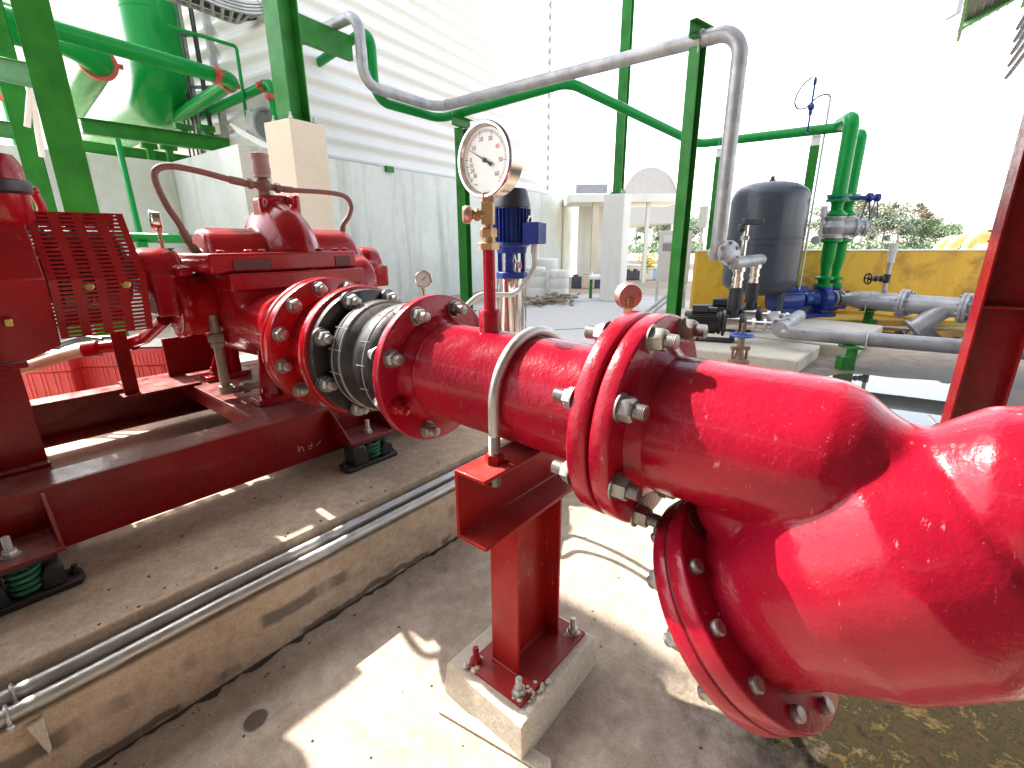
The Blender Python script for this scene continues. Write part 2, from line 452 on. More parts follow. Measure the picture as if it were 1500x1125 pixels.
# ---- pressure gauge on the riser
gz = 1.717
pg = thing('pressure_gauge', 'large round white-faced dial gauge on a brass valve above the red pipe', 'gauge', (rx, ry, 1.478))
g = G()
g.hexa((rx, ry, 1.474), (0, 0, 1), .032, .022); g.cyl((rx, ry, 1.496), (rx, ry, 1.512), .020); g.hexa((rx, ry, 1.510), (0, 0, 1), .026, .026)
g.cyl((rx, ry, 1.534), (rx, ry, 1.545), .012)
obj('brass_union', g, BRASS, pg, ang=30)
g = G(); g.box((rx, ry, 1.578), (.034, .034, .066), .5); g.cyl((rx, ry, 1.540), (rx, ry, 1.63), .013)
g.cyl((rx, ry, 1.572), (rx - .038, ry + .030, 1.572), .0135); g.hexa((rx - .02, ry + .016, 1.572), (-.78, .62, 0), .018, .014)
obj('needle_valve', g, BRASS, pg, bevel=.003)
g = G(); ha = V((-.78, .62, 0)); hp = V((rx, ry, 1.572)) + ha * .048
g.lathe([(.010, 0), (.022, .003), (.025, .008), (.025, .020), (.021, .026), (.0, .027)], hp, ha, 20); obj('valve_knob', g, COPPER, pg)
g = G(); g.box((rx, ry, 1.618), (.034, .034, .028), .785); obj('gauge_socket', g, COPPER, pg, bevel=.002)
ax = V((-1, 0, 0)); gc = V((rx, ry, gz)); Rg = .098
g = G()
g.lathe([(.02, -.048), (Rg - .012, -.047), (Rg - .004, -.040), (Rg - .003, .012), (Rg + .003, .014), (Rg + .003, .022), (Rg, .026), (Rg - .006, .026), (Rg - .008, .018), (Rg - .012, .012), (Rg - .012, .008), (.02, .008)], gc + V((.006, 0, 0)), ax, 72)
obj('gauge_case', g, CHROME, pg, ang=40)
g = G(); fo = gc + V((-.0045, 0, 0)); g.lathe([(Rg - .0125, 0), (Rg - .0125, .002), (0.0, .002)], fo, ax, 64)
dial = obj('dial_face', g, WHT, pg)
fx = fo.x - .0026
def dpt(deg, r): return V((fx, ry - r * math.cos(R(deg)), gz + r * math.sin(R(deg))))
def tick(g, deg, r0, r1, w):
    t = V((0, math.sin(R(deg)), math.cos(R(deg)))) * (w / 2); a, b = dpt(deg, r0), dpt(deg, r1)
    g.add([a - t, b - t, b + t, a + t], [(0, 1, 2, 3)])
scale = [(222, '30'), (205, '20'), (190, '10'), (175, '0'), (142, '10'), (106, '20'), (70, '30'), (34, '40'), (-4, '50'), (-42, '60')]
g = G()
for i in range(len(scale) - 1):
    a, b = scale[i][0], scale[i + 1][0]; n = 5 if i < 3 else 10
    for k in range(n): tick(g, a + (b - a) * k / n, .0715 if k else .068, .0795, .0011 if k else .0019)
tick(g, -42, .069, .0785, .0014)
def text_mesh(g, s, c, size, right, up, off=V((0, 0, 0))):
    cu = bpy.data.curves.new('t', 'FONT'); cu.body = s; cu.size = size; cu.align_x = 'CENTER'; cu.align_y = 'CENTER'
    ob = bpy.data.objects.new('t', cu); C.objects.link(ob)
    bpy.context.view_layer.update()
    me = bpy.data.meshes.new_from_object(ob.evaluated_get(bpy.context.evaluated_depsgraph_get()))
    g.add([V(c) + right * v.co.x + up * v.co.y + off for v in me.vertices], [tuple(p.vertices) for p in me.polygons])
    bpy.data.objects.remove(ob); bpy.data.curves.remove(cu); bpy.data.meshes.remove(me)
for d, s in scale:
    if s == '40': continue
    text_mesh(g, s, dpt(d, .057), .0165, V((0, -1, 0)), V((0, 0, 1)))
text_mesh(g, 'bar', dpt(-48, .077), .007, V((0, -1, 0)), V((0, 0, 1))); text_mesh(g, 'cmHg', dpt(236, .074), .007, V((0, -1, 0)), V((0, 0, 1)))
o = obj('dial_marks', g, INK, dial, smooth=False)
g = G(); text_mesh(g, '40', dpt(34, .055), .0165, V((0, -1, 0)), V((0, 0, 1))); obj('dial_marks', g, INKR, dial, smooth=False)
g = G(); th = 152; tv = V((0, -math.cos(R(th)), math.sin(R(th)))); nv = V((0, tv.z, -tv.y)); nc = V((fx - .004, ry, gz))
for s0, s1, w0, w1 in ((0, .070, .0032, .0008), (-.008, -.020, .004, .004), (-.018, -.030, .008, .013)):
    g.prism([(s0, -w0 / 2), (s1, -w1 / 2), (s1, w1 / 2), (s0, w0 / 2)], nc, tv, nv, V((-.001, 0, 0)))
g.cyl(nc + V((.001, 0, 0)), nc + V((-.003, 0, 0)), .0065); obj('needle', g, INK, pg)

# ---- small gauge seen from behind, beyond the pipe
def small_gauge(name, label, c, ax, r, zb, case=CHROME, back=False, square=True):
    c = V(c); ax = V(ax).normalized()
    t = thing(name, label, 'gauge', (c.x, c.y, zb))
    g = G(); g.lathe([(.004, -r * .75), (r * .93, -r * .72), (r * .98, -r * .6), (r * .98, -.004), (r * 1.05, 0), (r * 1.05, .006), (r, .009), (r * .93, .007), (r * .93, .002), (.004, .002)], c, ax, 40)
    obj('gauge_case', g, case, t, ang=40)
    g = G(); g.lathe([(r * .925, 0), (r * .925, .001), (0, .001)], c + ax * .0025, ax, 40); f = obj('dial_face', g, WHT, t)
    u = V((0, 0, 1)); w = u.cross(ax).normalized(); g = G()
    for k in range(28):
        a = R(-45 + 270 * k / 27); d = w * math.cos(a) + u * math.sin(a); e = ax.cross(d) * (.0007 if k % 5 else .0012); p = c + ax * .0038
        g.add([p + d * r * (.74 if k % 5 else .66) - e, p + d * r * .86 - e, p + d * r * .86 + e, p + d * r * (.74 if k % 5 else .66) + e], [(0, 1, 2, 3)])
    d = (w * -.75 + u * -.6).normalized(); e = ax.cross(d) * .0014; p = c + ax * .0042
    g.add([p - d * r * .55 - e, p + d * r * .2 - e * 2, p + d * r * .2 + e * 2, p - d * r * .55 + e], [(0, 1, 2, 3)])
    obj('dial_marks', g, INK, f, smooth=False)
    g = G(); s = c - ax * r * .35 - V((0, 0, r * .9)); g.box(s - V((0, 0, .008)), (.018, .018, .03)); g.cyl(s, (s.x, s.y, zb), .008, seg=14)
    g.hexa((s.x, s.y, (s.z + zb) / 2 - .01), (0, 0, 1), .015, .018); g.hexa((s.x, s.y, zb), (0, 0, 1), .015, .014)
    if square: g.cyl(V((s.x, s.y, zb + .03)), V((s.x, s.y, zb + .03)) + ax.cross(V((0, 0, 1))) * .035, .007, seg=12)
    obj('brass_stem', g, BRASS, t, ang=30)
    if back:
        g = G(); g.box(c - ax * (r * .76) + V((0, 0, -r * .45)), (.020, .020, .026), .7); obj('back_boss', g, BRASS, t, bevel=.002)
    return t
small_gauge('pressure_gauge', 'copper-coloured gauge seen from behind, just beyond the pair of big red flanges', W(.315, 1.315, 1.355), (.62, .70, .02), .034, 1.272, COPPER, True)
g = G(); q = W(.315, 1.315, 0); s = V((q.x, q.y, 0)) - V((.62, .70, 0)).normalized() * .012
g.tube(rpath([(PX + .13, s.y, PZ + .08), (s.x, s.y, PZ + .10), (s.x, s.y, 1.275)], .03), .0095, 12); obj('gauge_nipple', g, RED, sp)

# ---- pipe support: plinth, post, channel, U-bolt
g = G()
z0 = [( .828, .662), (1.262, .672), (1.275, 1.0), (.842, 1.0)]
pl = [(.818, .652), (1.272, .662), (1.285, 1.01), (.832, 1.01)]
g.loft([[V((x, y, -.02)) for x, y in pl], [V((x, y, .02)) for x, y in pl], [V((x, y, .118)) for x, y in z0], [V((x + (.006 if x < 1 else -.006), y + (.006 if y < .8 else -.006), .124)) for x, y in z0]])
o = obj('concrete_plinth', g, PLNC, None, bevel=.004, ang=30)
tag(o, 'small square concrete footing under the red pipe support post', 'footing')
g = G(); g.prism([(0, 0), (.05, -.012), (.42, -.03), (.44, .0), (.40, .02), (.02, .03)], (.79, .99, .0), (.14, -.96, 0), (-.96, -.14, 0), (0, 0, .014))
tag(obj('mortar_spill', g, PLNC, None, bevel=.005, ang=20), 'lumpy strip of spilled mortar along the left foot of the small footing', 'mortar')
g = G(); g.prism([(0, 0), (.05, -.018), (.10, -.012), (.125, .02), (.10, .045), (.04, .05), (0, .04)], (1.255, .685, .0), (.9, .4, 0), (-.4, .9, 0), (0, 0, .010))
tag(obj('mortar_spill', g, PLNC, None, bevel=.005, ang=20), 'flat mortar lump on the ground at the right corner of the small footing', 'mortar')
ps = thing('pipe_support', 'red steel post with a channel on top holding the big crimson pipe', 'pipe support', (1.06, .83, .124))
g = G(); g.box((1.058, .818, .131), (.375, .235, .012)); obj('base_plate', g, REDS, ps, bevel=.002)
zt = .690
g = G(); g.ibeam((1.062, .828, .138), (0, 0, zt - .138), (0, 1, 0), (1, 0, 0), .112, .232, .010, .008)
obj('post', g, REDS, ps, bevel=.0015)
g = G()
for x in (.944, 1.18): g.tube([(x, .775, .139), (x, .88, .139)], .007, 8)
g.tube([(.953, .824, .139), (1.17, .824, .139)], .006, 8); each('weld_bead', g, REDS, ps)
g = G(); g.chan((.802, .878, (.692 + .905) / 2), (.562, 0, 0), (0, -1, 0), (0, 0, 1), .113, .213, .011, .010)
obj('channel', g, REDS, ps, bevel=.003)
for x, y, m in ((.900, .732, PLNC), (.898, .915, REDS), (1.215, .915, REDS), (1.215, .735, PLNC)):
    bolt(ps, (x, y, .137), (0, 0, 1), .019, .018, .010, .042, m if m is REDS else GALV)
g = G()
for k in range(26):
    a = random.uniform(.885, 1.0); g.ball((a, .705 + random.uniform(-.018, .028), .130), random.uniform(.005, .011), 8, 5, (1, 1, .8))
for x, y in ((.90, .732), (.895, .92), (1.215, .73)):
    for k in range(9): g.ball((x + random.uniform(-.028, .028), y + random.uniform(-.026, .02), .134), random.uniform(.007, .014), 8, 5, (1, 1, .7))
tag(obj('grout_crumbs', g, PLNC), 'crusty mortar lumps round the anchor bolts of the red base plate', 'mortar')
ub = thing('u_bolt', 'galvanised U-bolt strapped over the crimson pipe, its threaded ends through the red channel', 'clamp', (PX, .822, .85))
ru = .179; yu = .822
pts = [(PX - ru, yu, .835), (PX - ru, yu, PZ)] + [(PX + ru * math.cos(R(180 - a)), yu, PZ + ru * math.sin(R(180 - a))) for a in range(6, 180, 6)] + [(PX + ru, yu, PZ), (PX + ru, yu, .835)]
g = G(); g.tube(pts, .0155, 18); obj('rod', g, GALV, ub)
for sx in (-1, 1):
    g = G(); g.hexa((PX + sx * ru, yu, .9055), (0, 0, 1), .027, .026); obj('nut', g, REDS, ub)
    g = G(); g.hexa((PX + sx * ru, yu, .893), (0, 0, -1), .025, .018); obj('nut', g, BOLT, ub)
    for za, zb2 in ((.931, .985), (.833, .875)):
        g = G(); pr = [(.0150, 0)]; k = 0.
        while k < zb2 - za: pr += [(.0168, k + .001), (.0150, k + .0025)]; k += .003
        g.lathe(pr, (PX + sx * ru, yu, za), (0, 0, 1), 18); obj('thread', g, BOLT, ub)

# ---- Y strainer with its inclined cover flange
st = thing('pipe_strainer', 'large glossy red Y-shaped cast strainer with an inclined bolted cover flange, at the right', 'strainer', (PX, .1, .45))
flange('flange', .431, .479, .262, .15, RED, st, bev=.007)
ph = R(43.5); n = V((0, math.cos(ph), -math.sin(ph))); fc = V((1.085, .147, .705))
g = G()
pr = [(.10, -.66), (.20, -.64), (.20, -.50), (.176, -.44), (.172, -.38), (.171, -.22), (.168, -.18), (.158, -.135), (.128, -.095), (.104, -.065), (.102, -.04), (.118, -.01), (.148, .03), (.165, .07), (.168, .11), (.168, .16), (.167, .435), (.10, .436)]
g.lathe(pr, (PX, 0, PZ), (0, 1, 0), 72)
g.lathe([(.10, -.015), (.196, -.010), (.197, .06), (.215, .13), (.238, .22), (.238, .36), (.19, .46), (.10, .52)], fc, -n, 72)
for k in range(12):
    a = R(15 + 30 * k); u = V((1, 0, 0)); w = n.cross(u)
    p = fc + (u * math.cos(a) + w * math.sin(a)) * .232
g.ball((PX, .215, .905), .105, 20, 12, (1, 1, .9)); g.ball((PX, .03, .87), .168, 24, 14, (1, 1.15, 1))
b = obj('strainer_body', g, RED, st, remesh=.0065)
flange('cover_flange', 0, .046, .266, .12, RED, st, ax=n, o=fc, bev=.006)
flange('cover_plate', .0, .039, .266, .005, RED, st, ax=n, o=fc + n * .048, bev=.005)
g = G(); g.lathe([(.22, .0455), (.2625, .0455), (.2625, .0485), (.22, .0485), (.22, .0455)], fc, n, 72); obj('gasket', g, BLK, st)
for k in range(12):
    a = R(15 + 30 * k); u = V((1, 0, 0)); w = n.cross(u); d = u * math.cos(a) + w * math.sin(a)
    p = fc + d * .232
    if k != 8:
        g = G(); g.lathe([(.0165, 0), (.0165, .012), (.013, .015), (.0, .015)], p, -n, 18); g.hexa(p, -n, .0135, .014); obj('bolt', g, BOLT, st)
    else:
        g = G(); g.lathe([(.026, 0), (.027, .004), (.022, .006), (.017, .003), (.0, .002)], p, -n, 24); obj('bolt_hole', g, REDF, st)
    bolt(st, p + n * .087, n, .026, .022, .0150, .016)
for k in range(8):
    a = 22.5 + 45 * k
    bolt(st, polar(a - 1, .236, .431), YN, .0275, .029, .0165, .027)
g = G(); g.lathe([(.20, .478), (.235, .478), (.235, .488), (.20, .488), (.20, .478)], (PX, 0, PZ), (0, 1, 0), 72); obj('gasket', g, BLK, st)
g = G(); g.lathe([(.194, .4325), (.180, .420), (.169, .405), (.166, .40)], (PX, 0, PZ), (0, 1, 0), 72); each('weld_bead', g, RED, st)

# ---- two flexible conduits looped behind the pipe
for k, pts in enumerate((((2.62, 2.35, .42), (2.2, 2.1, .66), (1.816, 1.919, .70), (1.871, 1.861, .70), (1.887, 1.766, .70), (1.889, 1.629, .70), (1.868, 1.473, .70), (1.80, 1.22, .70), (1.60, .98, .74), (1.25, .84, .95)), ((2.55, 2.30, .40), (2.1, 2.02, .66), (1.692, 1.834, .70), (1.769, 1.775, .70), (1.804, 1.697, .70), (1.818, 1.573, .70), (1.797, 1.422, .70), (1.73, 1.18, .70), (1.55, .96, .74), (1.25, .81, .93)))):
    g = G(); g.tube(spline(pts), .013, 10); tag(obj('flexible_conduit', g, GREYC), 'thin grey conduit looping behind the crimson pipe, the %s of two, casting a curved shadow' % ('farther', 'nearer')[k], 'conduit', 'looped conduits')
# ---- grit on the yard and a dirt seam along the ledge
rnd0 = random.Random(21); g = G()
for k in range(240):
    x, y = rnd0.uniform(-.2, 2.6), rnd0.uniform(.2, 1.62) if k % 3 else rnd0.uniform(1.5, 1.63)
    if .8 < x < 1.3 and .63 < y < 1.03: continue
    g.ball((x, y, .001), rnd0.choice((.0015, .002, .003, .005)), 6, 4, (1, rnd0.uniform(.6, 1.2), .6))
for k in range(130):
    g.ball((rnd0.uniform(-.3, 2.2), rnd0.choice((rnd0.uniform(1.79, 2.3), rnd0.gauss(2.2, .05), rnd0.gauss(1.82, .02))), .336), rnd0.choice((.0015, .002, .003, .0055)), 6, 4, (1, rnd0.uniform(.6, 1.3), .6))
o = obj('grit', g, plain('dark_grit', (.10, .075, .055), .9, var=.5)); o['kind'] = 'stuff'; o['label'] = 'dark grit and crumbs scattered over the concrete floor and platform'; o['category'] = 'grit'
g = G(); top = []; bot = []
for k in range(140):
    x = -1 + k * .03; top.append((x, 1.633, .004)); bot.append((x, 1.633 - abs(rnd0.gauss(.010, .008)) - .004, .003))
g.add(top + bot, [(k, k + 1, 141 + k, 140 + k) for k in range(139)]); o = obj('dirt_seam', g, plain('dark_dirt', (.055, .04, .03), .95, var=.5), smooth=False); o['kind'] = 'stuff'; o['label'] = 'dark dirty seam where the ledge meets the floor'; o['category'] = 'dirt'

# ---- rubber expansion joint
ej = thing('expansion_joint', 'black twin-arch rubber expansion joint bolted between the pump outlet and the crimson pipe', 'pipe joint', (PX, 1.47, PZ - .25))
g = G()
g.lathe([(.15, 1.285), (.175, 1.290), (.182, 1.315), (.190, 1.335), (.206, 1.352), (.214, 1.385), (.213, 1.425), (.203, 1.456), (.188, 1.470), (.183, 1.480), (.189, 1.492), (.205, 1.512), (.2145, 1.545), (.2125, 1.590), (.198, 1.622), (.178, 1.640), (.165, 1.655), (.15, 1.66)], (PX, 0, PZ), (0, 1, 0), 96)
obj('bellows', g, RUB, ej, ang=60)
g = G()
for y in (1.385, 1.53, 1.575): g.lathe([(.2135, y - .002), (.2160, y - .001), (.2160, y + .001), (.2135, y + .002)], (PX, 0, PZ), (0, 1, 0), 96)
for a in (150, 172, 195, 120): g.tube([polar(a, .2145, 1.372), polar(a + 1, .2145, 1.42)], .0014, 6); g.tube([polar(a - 8, .2150, 1.52), polar(a - 8, .2145, 1.60)], .0014, 6)
obj('mould_line', g, plain('chalky_mould_line', (.30, .27, .25), .8), ej)
flange('retaining_flange', 1.645, 1.682, .250, .16, BLK, ej)
flange('retaining_flange', 1.2695, 1.296, .236, .16, BLK, ej)
for k in range(8):
    a = 22.5 + 45 * k
    g = G(); c = polar(a - 2, .228, 1.634); g.lathe([(.036, 0), (.036, .014), (.030, .017), (.02, .017)], c + V((0, .012, 0)), YN, 28); obj('washer_boss', g, BLK, ej)
    bolt(ej, polar(a - 2, .228, 1.631), YN, .027, .026, .0165, .024)
    bolt(ej, polar(a + 2, .216, 1.297), YP, .025, .022, .015, .02, GALV)

# ---- split-case pump
SY, SZ = 3.0, 1.385           # shaft axis
pp = thing('split_case_pump', 'big glossy red split-case pump with a humped volute and a wide bolted outlet flange', 'pump', (1.4, SY, .657))
def ring(c, u, v, a, b, n=48, p=2.):
    out = []
    for k in range(n):
        t = 2 * PI * k / n; ct, s_ = math.cos(t), math.sin(t)
        out.append(V(c) + V(u) * a * math.copysign(abs(ct) ** (2 / p), ct) + V(v) * b * math.copysign(abs(s_) ** (2 / p), s_))
    return out
ux, uz = (1, 0, 0), (0, 0, 1)
g = G()
# nozzle growing from the lower casing to the outlet flange
g.loft([ring((1.36, 3.0, 1.10), ux, uz, .40, .16, p=2.6), ring((1.36, 2.72, 1.10), ux, uz, .40, .165, p=2.6), ring((1.33, 2.60, 1.09), ux, uz, .37, .17, p=2.5), ring((1.22, 2.36, 1.08), ux, uz, .28, .18, p=2.2), ring((1.12, 2.14, PZ), ux, uz, .21, .188), ring((PX, 2.0, PZ), ux, uz, .195, .195)])
# lower casing
g.loft([ring((.97, SY, 1.20), (0, 1, 0), uz, .36, .24, p=3), ring((1.05, SY, 1.17), (0, 1, 0), uz, .38, .27, p=2.6), ring((1.4, SY, 1.10), (0, 1, 0), uz, .40, .36, p=2.2), ring((1.75, SY, 1.17), (0, 1, 0), uz, .38, .27, p=2.6), ring((1.84, SY, 1.20), (0, 1, 0), uz, .36, .24, p=3)])
# mirrored rear nozzle
g.loft([ring((1.36, 3.0, 1.10), ux, uz, .40, .16, p=2.6), ring((1.36, 3.3, 1.10), ux, uz, .38, .17, p=2.6), ring((1.30, 3.75, PZ), ux, uz, .22, .19), ring((1.30, 3.95, PZ), ux, uz, .2, .2)])
obj('lower_casing', g, REDP, pp, remesh=.014)
g = G()
g.lathe([(.10, .975), (.165, .978), (.186, .992), (.19, 1.02), (.188, 1.20), (.19, 1.60), (.188, 1.80), (.18, 1.835), (.16, 1.85), (.10, 1.855)], (0, SY, SZ), (1, 0, 0), 64)
for s in (-1, 1):
    pass
g.lathe([(.02, -.155), (.19, -.145), (.29, -.10), (.335, -.04), (.345, 0), (.335, .04), (.29, .10), (.19, .145), (.02, .155)], (1.41, SY, SZ), (1, 0, 0), 64)
g.box((1.41, SY, 1.735), (.13, .13, .05)); g.box((1.485, SY - .06, 1.66), (.04, .16, .20)); g.box((1.31, SY - .03, 1.70), (.03, .10, .09)); g.ball((1.355, SY, 1.73), .05, 16, 10, (1, 1, .6))
obj('upper_casing', g, REDP, pp, remesh=.009)
g = G(); g.b2((.893, 2.65, 1.350), (1.70, 3.35, 1.446)); obj('upper_split_flange', g, REDP, pp, bevel=.012)
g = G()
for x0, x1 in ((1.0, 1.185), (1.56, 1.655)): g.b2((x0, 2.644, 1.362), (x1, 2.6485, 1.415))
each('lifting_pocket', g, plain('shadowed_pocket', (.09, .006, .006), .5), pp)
g = G(); g.b2((.955, 2.60, 1.262), (1.715, 3.40, 1.347)); obj('lower_split_flange', g, REDP, pp, bevel=.008)
for x in (.97, 1.10, 1.17, 1.50, 1.60, 1.66):
    g = G(); g.lathe([(.021, 0), (.021, .012), (.013, .016), (0, .016)], (x, 2.70, 1.447), (0, 0, 1), 18); obj('casing_nut', g, REDP, pp)
# outlet flanges and the short reducer
flange('outlet_flange', 1.972, 2.0, .283, .15, REDP, pp)
flange('reducer_flange', 1.912, 1.968, .283, .15, REDP, pp)
g = G(); g.lathe([(.205, 1.912), (.196, 1.86), (.180, 1.80), (.172, 1.72)], (PX, 0, PZ), (0, 1, 0), 72); obj('reducer', g, REDP, pp)
flange('reducer_flange', 1.684, 1.735, .262, .15, REDP, pp, bev=.006)
for k in range(12): bolt(pp, polar(11.5 + 30 * k, .246, 1.912), YN, .0275, .025, .016, .012 if k % 3 else .02)
# bearing housings and shaft
g = G(); g.cyl((.72, SY, SZ), (1.0, SY, SZ), .028); g.cyl((.93, SY, SZ), (.955, SY, SZ), .045); obj('shaft', g, STEEL, pp)
g = G(); g.lathe([(.035, .94), (.055, .942), (.06, .962), (.08, .966), (.085, .98)], (0, SY, SZ), (1, 0, 0), 32); obj('gland', g, COPPER, pp)
g = G(); g.lathe([(.03, .655), (.10, .66), (.118, .69), (.118, .83), (.105, .862), (.04, .868)], (0, SY, SZ - .03), (1, 0, 0), 48)
g.b2((.70, SY - .13, 1.14), (.80, SY + .13, 1.36)); g.b2((.80, SY - .20, 1.335), (.865, SY + .20, 1.385)); g.lathe([(.05, .79), (.17, .795), (.175, .81), (.175, .84), (.165, .86), (.16, .98)], (0, SY, SZ - .205), (1, 0, 0), 48)
obj('bearing_housing', g, REDP, pp, remesh=.009)
g = G(); g.lathe([(.02, 1.83), (.15, 1.835), (.155, 1.87), (.10, 1.93), (.12, 1.96), (.12, 2.04), (.10, 2.075), (.02, 2.08)], (0, SY, SZ - .04), (1, 0, 0), 48); g.b2((1.86, SY - .17, 1.20), (2.06, SY + .17, 1.34)); g.b2((1.86, SY - .2, 1.33), (1.96, SY + .2, 1.37))
obj('bearing_housing', g, REDP, pp, remesh=.01)
g = G(); g.cyl((.838, SY - .03, 1.466), (.838, SY - .03, 1.472), .014); obj('oil_hole', g, BLKP, pp)
# feet
def foot(x0, x1, y0, y1):
    g = G(); g.b2((x0, y0, .658), (x1, y1, .690)); obj('foot', g, REDP, pp, bevel=.004)
for x0, x1 in ((.985, 1.25), (1.58, 1.80)):
    foot(x0, x1, 2.565, 2.70); foot(x0, x1, 3.30, 3.43)
    for y in (2.625, 3.36): bolt(pp, (x0 + .06, y, .690), (0, 0, 1), .026, .022, .016, .024, REDP)
g = G()
for x0 in (1.0, 1.60):
    for y, s in ((2.60, 1), (3.40, -1)):
        g.prism([(0, 0), (.19, 0), (.14, .40), (.10, .40)], (x0 + .02, y + s * .03, .690), (1, 0, 0), (0, s * .35, 1), (0, s * .016, 0))
        g.prism([(0, 0), (.11, 0), (.20, .40), (.14, .42)], (x0 + .13, y + s * .0, .690), (0, s, 0), (0, 0, 1), (.016, 0, 0))
each('foot_rib', g, REDP, pp)
# drain
g = G(); g.tube([(.935, 2.86, 1.13), (.935, 2.86, .74)], .024, 18); g.tube(rpath([(.935, 2.86, .76), (.935, 2.86, .70), (1.20, 2.86, .70)], .03), .021, 16); g.hexa((.935, 2.86, .985), (0, 0, 1), .045, .045); g.hexa((.935, 2.86, .955), (0, 0, 1), .036, .028)
g.lathe([(.034, .69), (.034, .735)], (.935, 2.86, 0), (0, 0, 1), 18); g.lathe([(.032, 1.015), (.032, 1.05)], (0, 2.86, .70), (1, 0, 0), 18)
obj('drain_pipe', g, metal('dirty_galvanised', (.36, .30, .25), .55, .6, (.22, .15, .11), .6), pp)
# ---- air valve with two hoses
av = thing('air_valve', 'brownish air release valve on top of the red pump, feeding two braided hoses', 'valve', (1.36, SY, 1.745))
g = G(); ac = V((1.365, SY, 0))
g.cyl(ac + V((0, 0, 1.735)), ac + V((0, 0, 1.80)), .022); g.hexa(ac + V((0, 0, 1.75)), (0, 0, 1), .034, .03); g.ball(ac + V((0, 0, 1.812)), .043)
g.cyl(ac + V((-.11, 0, 1.815)), ac + V((.12, 0, 1.80)), .018); g.hexa(ac + V((-.085, 0, 1.814)), (1, 0, 0), .028, .025); g.hexa(ac + V((.065, 0, 1.803)), (1, 0, 0), .028, .03)
obj('cross_fitting', g, HOSE, av, ang=30)
g = G(); g.lathe([(.02, 1.85), (.045, 1.853), (.046, 1.875), (.050, 1.877), (.050, 1.905), (.046, 1.907), (.047, 1.955), (.050, 1.957), (.050, 1.975), (.03, 1.985), (.0, 1.985)], ac, (0, 0, 1), 32); obj('float_chamber', g, paint('faded_brown_paint', (.40, .25, .23), .5, (.6, .5, .48), .12, coat=0), av)
h1 = spline([ac + V((-.09, 0, 1.815)), (1.20, SY, 1.825), (1.05, SY, 1.855), (.92, SY, 1.868), (.852, SY, 1.845), (.838, SY, 1.79), (.865, SY, 1.68), (.905, SY, 1.59), (.925, SY - .02, 1.50), (.95, SY - .06, 1.44)])
g = G(); g.tube(h1, .0165, 12); obj('braided_hose', g, HOSE, av)
h2 = spline([ac + V((.09, 0, 1.80)), (1.55, SY, 1.798), (1.75, SY, 1.80), (1.88, SY, 1.785), (1.925, SY, 1.73), (1.90, SY, 1.66), (1.85, SY, 1.60), (1.835, SY, 1.53)])
g = G(); g.tube(h2, .0155, 12); obj('braided_hose', g, HOSE, av)
g = G()
for a, b, r in ((h1[2], h1[9], .021), (h1[-14], h1[-9], .021), (h1[-6], h1[-1], .023), (h2[2], h2[7], .019), (h2[-8], h2[-1], .019)): g.cyl(a, b, r)
each('hose_ferrule', g, HOSE, av)
# little gauges around the pump
small_gauge('pressure_gauge', 'small white gauge seen edge-on above the red bearing housing', (.80, 3.03, 1.605), (-.86, .30, 0), .05, 1.45)
small_gauge('pressure_gauge', 'small white-faced gauge beyond the black rubber joint, against the grey wall', P(620, 409, 3.3), (-.55, -.80, .05), .056, 1.06)
g = G(); q = P(622, 430, 3.35); g.tube(rpath([(q.x - .02, q.y + .03, .335), (q.x - .02, q.y + .03, 1.05), (q.x - .75, q.y + .25, 1.05)], .06), .05, 20)
tag(obj('red_standpipe', g, REDP), 'red elbowed pipe beyond the expansion joint, under the small white-faced gauge', 'pipe')

# ---- coupling guard, slotted sheet
cg = thing('coupling_guard', 'dark red slotted sheet-metal guard over the shaft coupling, left of the pump', 'guard', (.49, SY, 1.08))
def slotted(o, u, v, Lu, Lv, cols, rows, sl, sw, th, fr=.06, vr=(0., 1.)):
    """sheet with rounded slots really cut through, built as strips"""
    bm = bmesh.new(); o = V(o); u = V(u).normalized(); v = V(v).normalized(); nn = u.cross(v)
    us = [fr * .35 + (Lu - fr * .7) * (c + .5) / cols for c in range(cols)]
    v0, v1 = vr[0] * Lv, vr[1] * Lv; pit = (v1 - v0) / rows
    faces = []
    def P2(a, b): return o + u * a + v * b
    bounds = [0] + [(us[c] + us[c + 1]) / 2 for c in range(cols - 1)] + [Lu]
    for c in range(cols):
        L, Rr = bounds[c], bounds[c + 1]; a0, a1 = us[c] - sl / 2, us[c] + sl / 2
        for r_ in range(rows):
            b0 = v0 + pit * r_; b1 = b0 + pit; m = (b0 + b1) / 2; h = sw / 2
            arcL = [P2(a0 + h - h * math.cos(R(t)), m + h * math.sin(R(t))) for t in (-90, -45, 0, 45, 90)]
            arcR = [P2(a1 - h + h * math.cos(R(t)), m + h * math.sin(R(t))) for t in (-90, -45, 0, 45, 90)]
            A, B, D, E = P2(L, b0), P2(Rr, b0), P2(Rr, b1), P2(L, b1)
            faces += [[A, B, arcR[0], arcL[0]], [E, arcL[4], arcR[4], D], [A] + arcL + [E], [B, D] + arcR[::-1]]
    if v0 > 0: faces.append([P2(0, 0), P2(Lu, 0), P2(Lu, v0), P2(0, v0)])
    if v1 < Lv: faces.append([P2(0, v1), P2(Lu, v1), P2(Lu, Lv), P2(0, Lv)])
    gg = G()
    for f in faces: gg.add(f, [tuple(range(len(f)))])
    return gg
def sheet(name, gg, mat, th=.003):
    o = obj(name, gg, mat, cg, smooth=False); m = o.modifiers.new('t', 'SOLIDIFY'); m.thickness = th; m.offset = 0; return o
gx0, gx1 = .318, .655
zr, zf, zb = 1.628, 1.352, 1.10
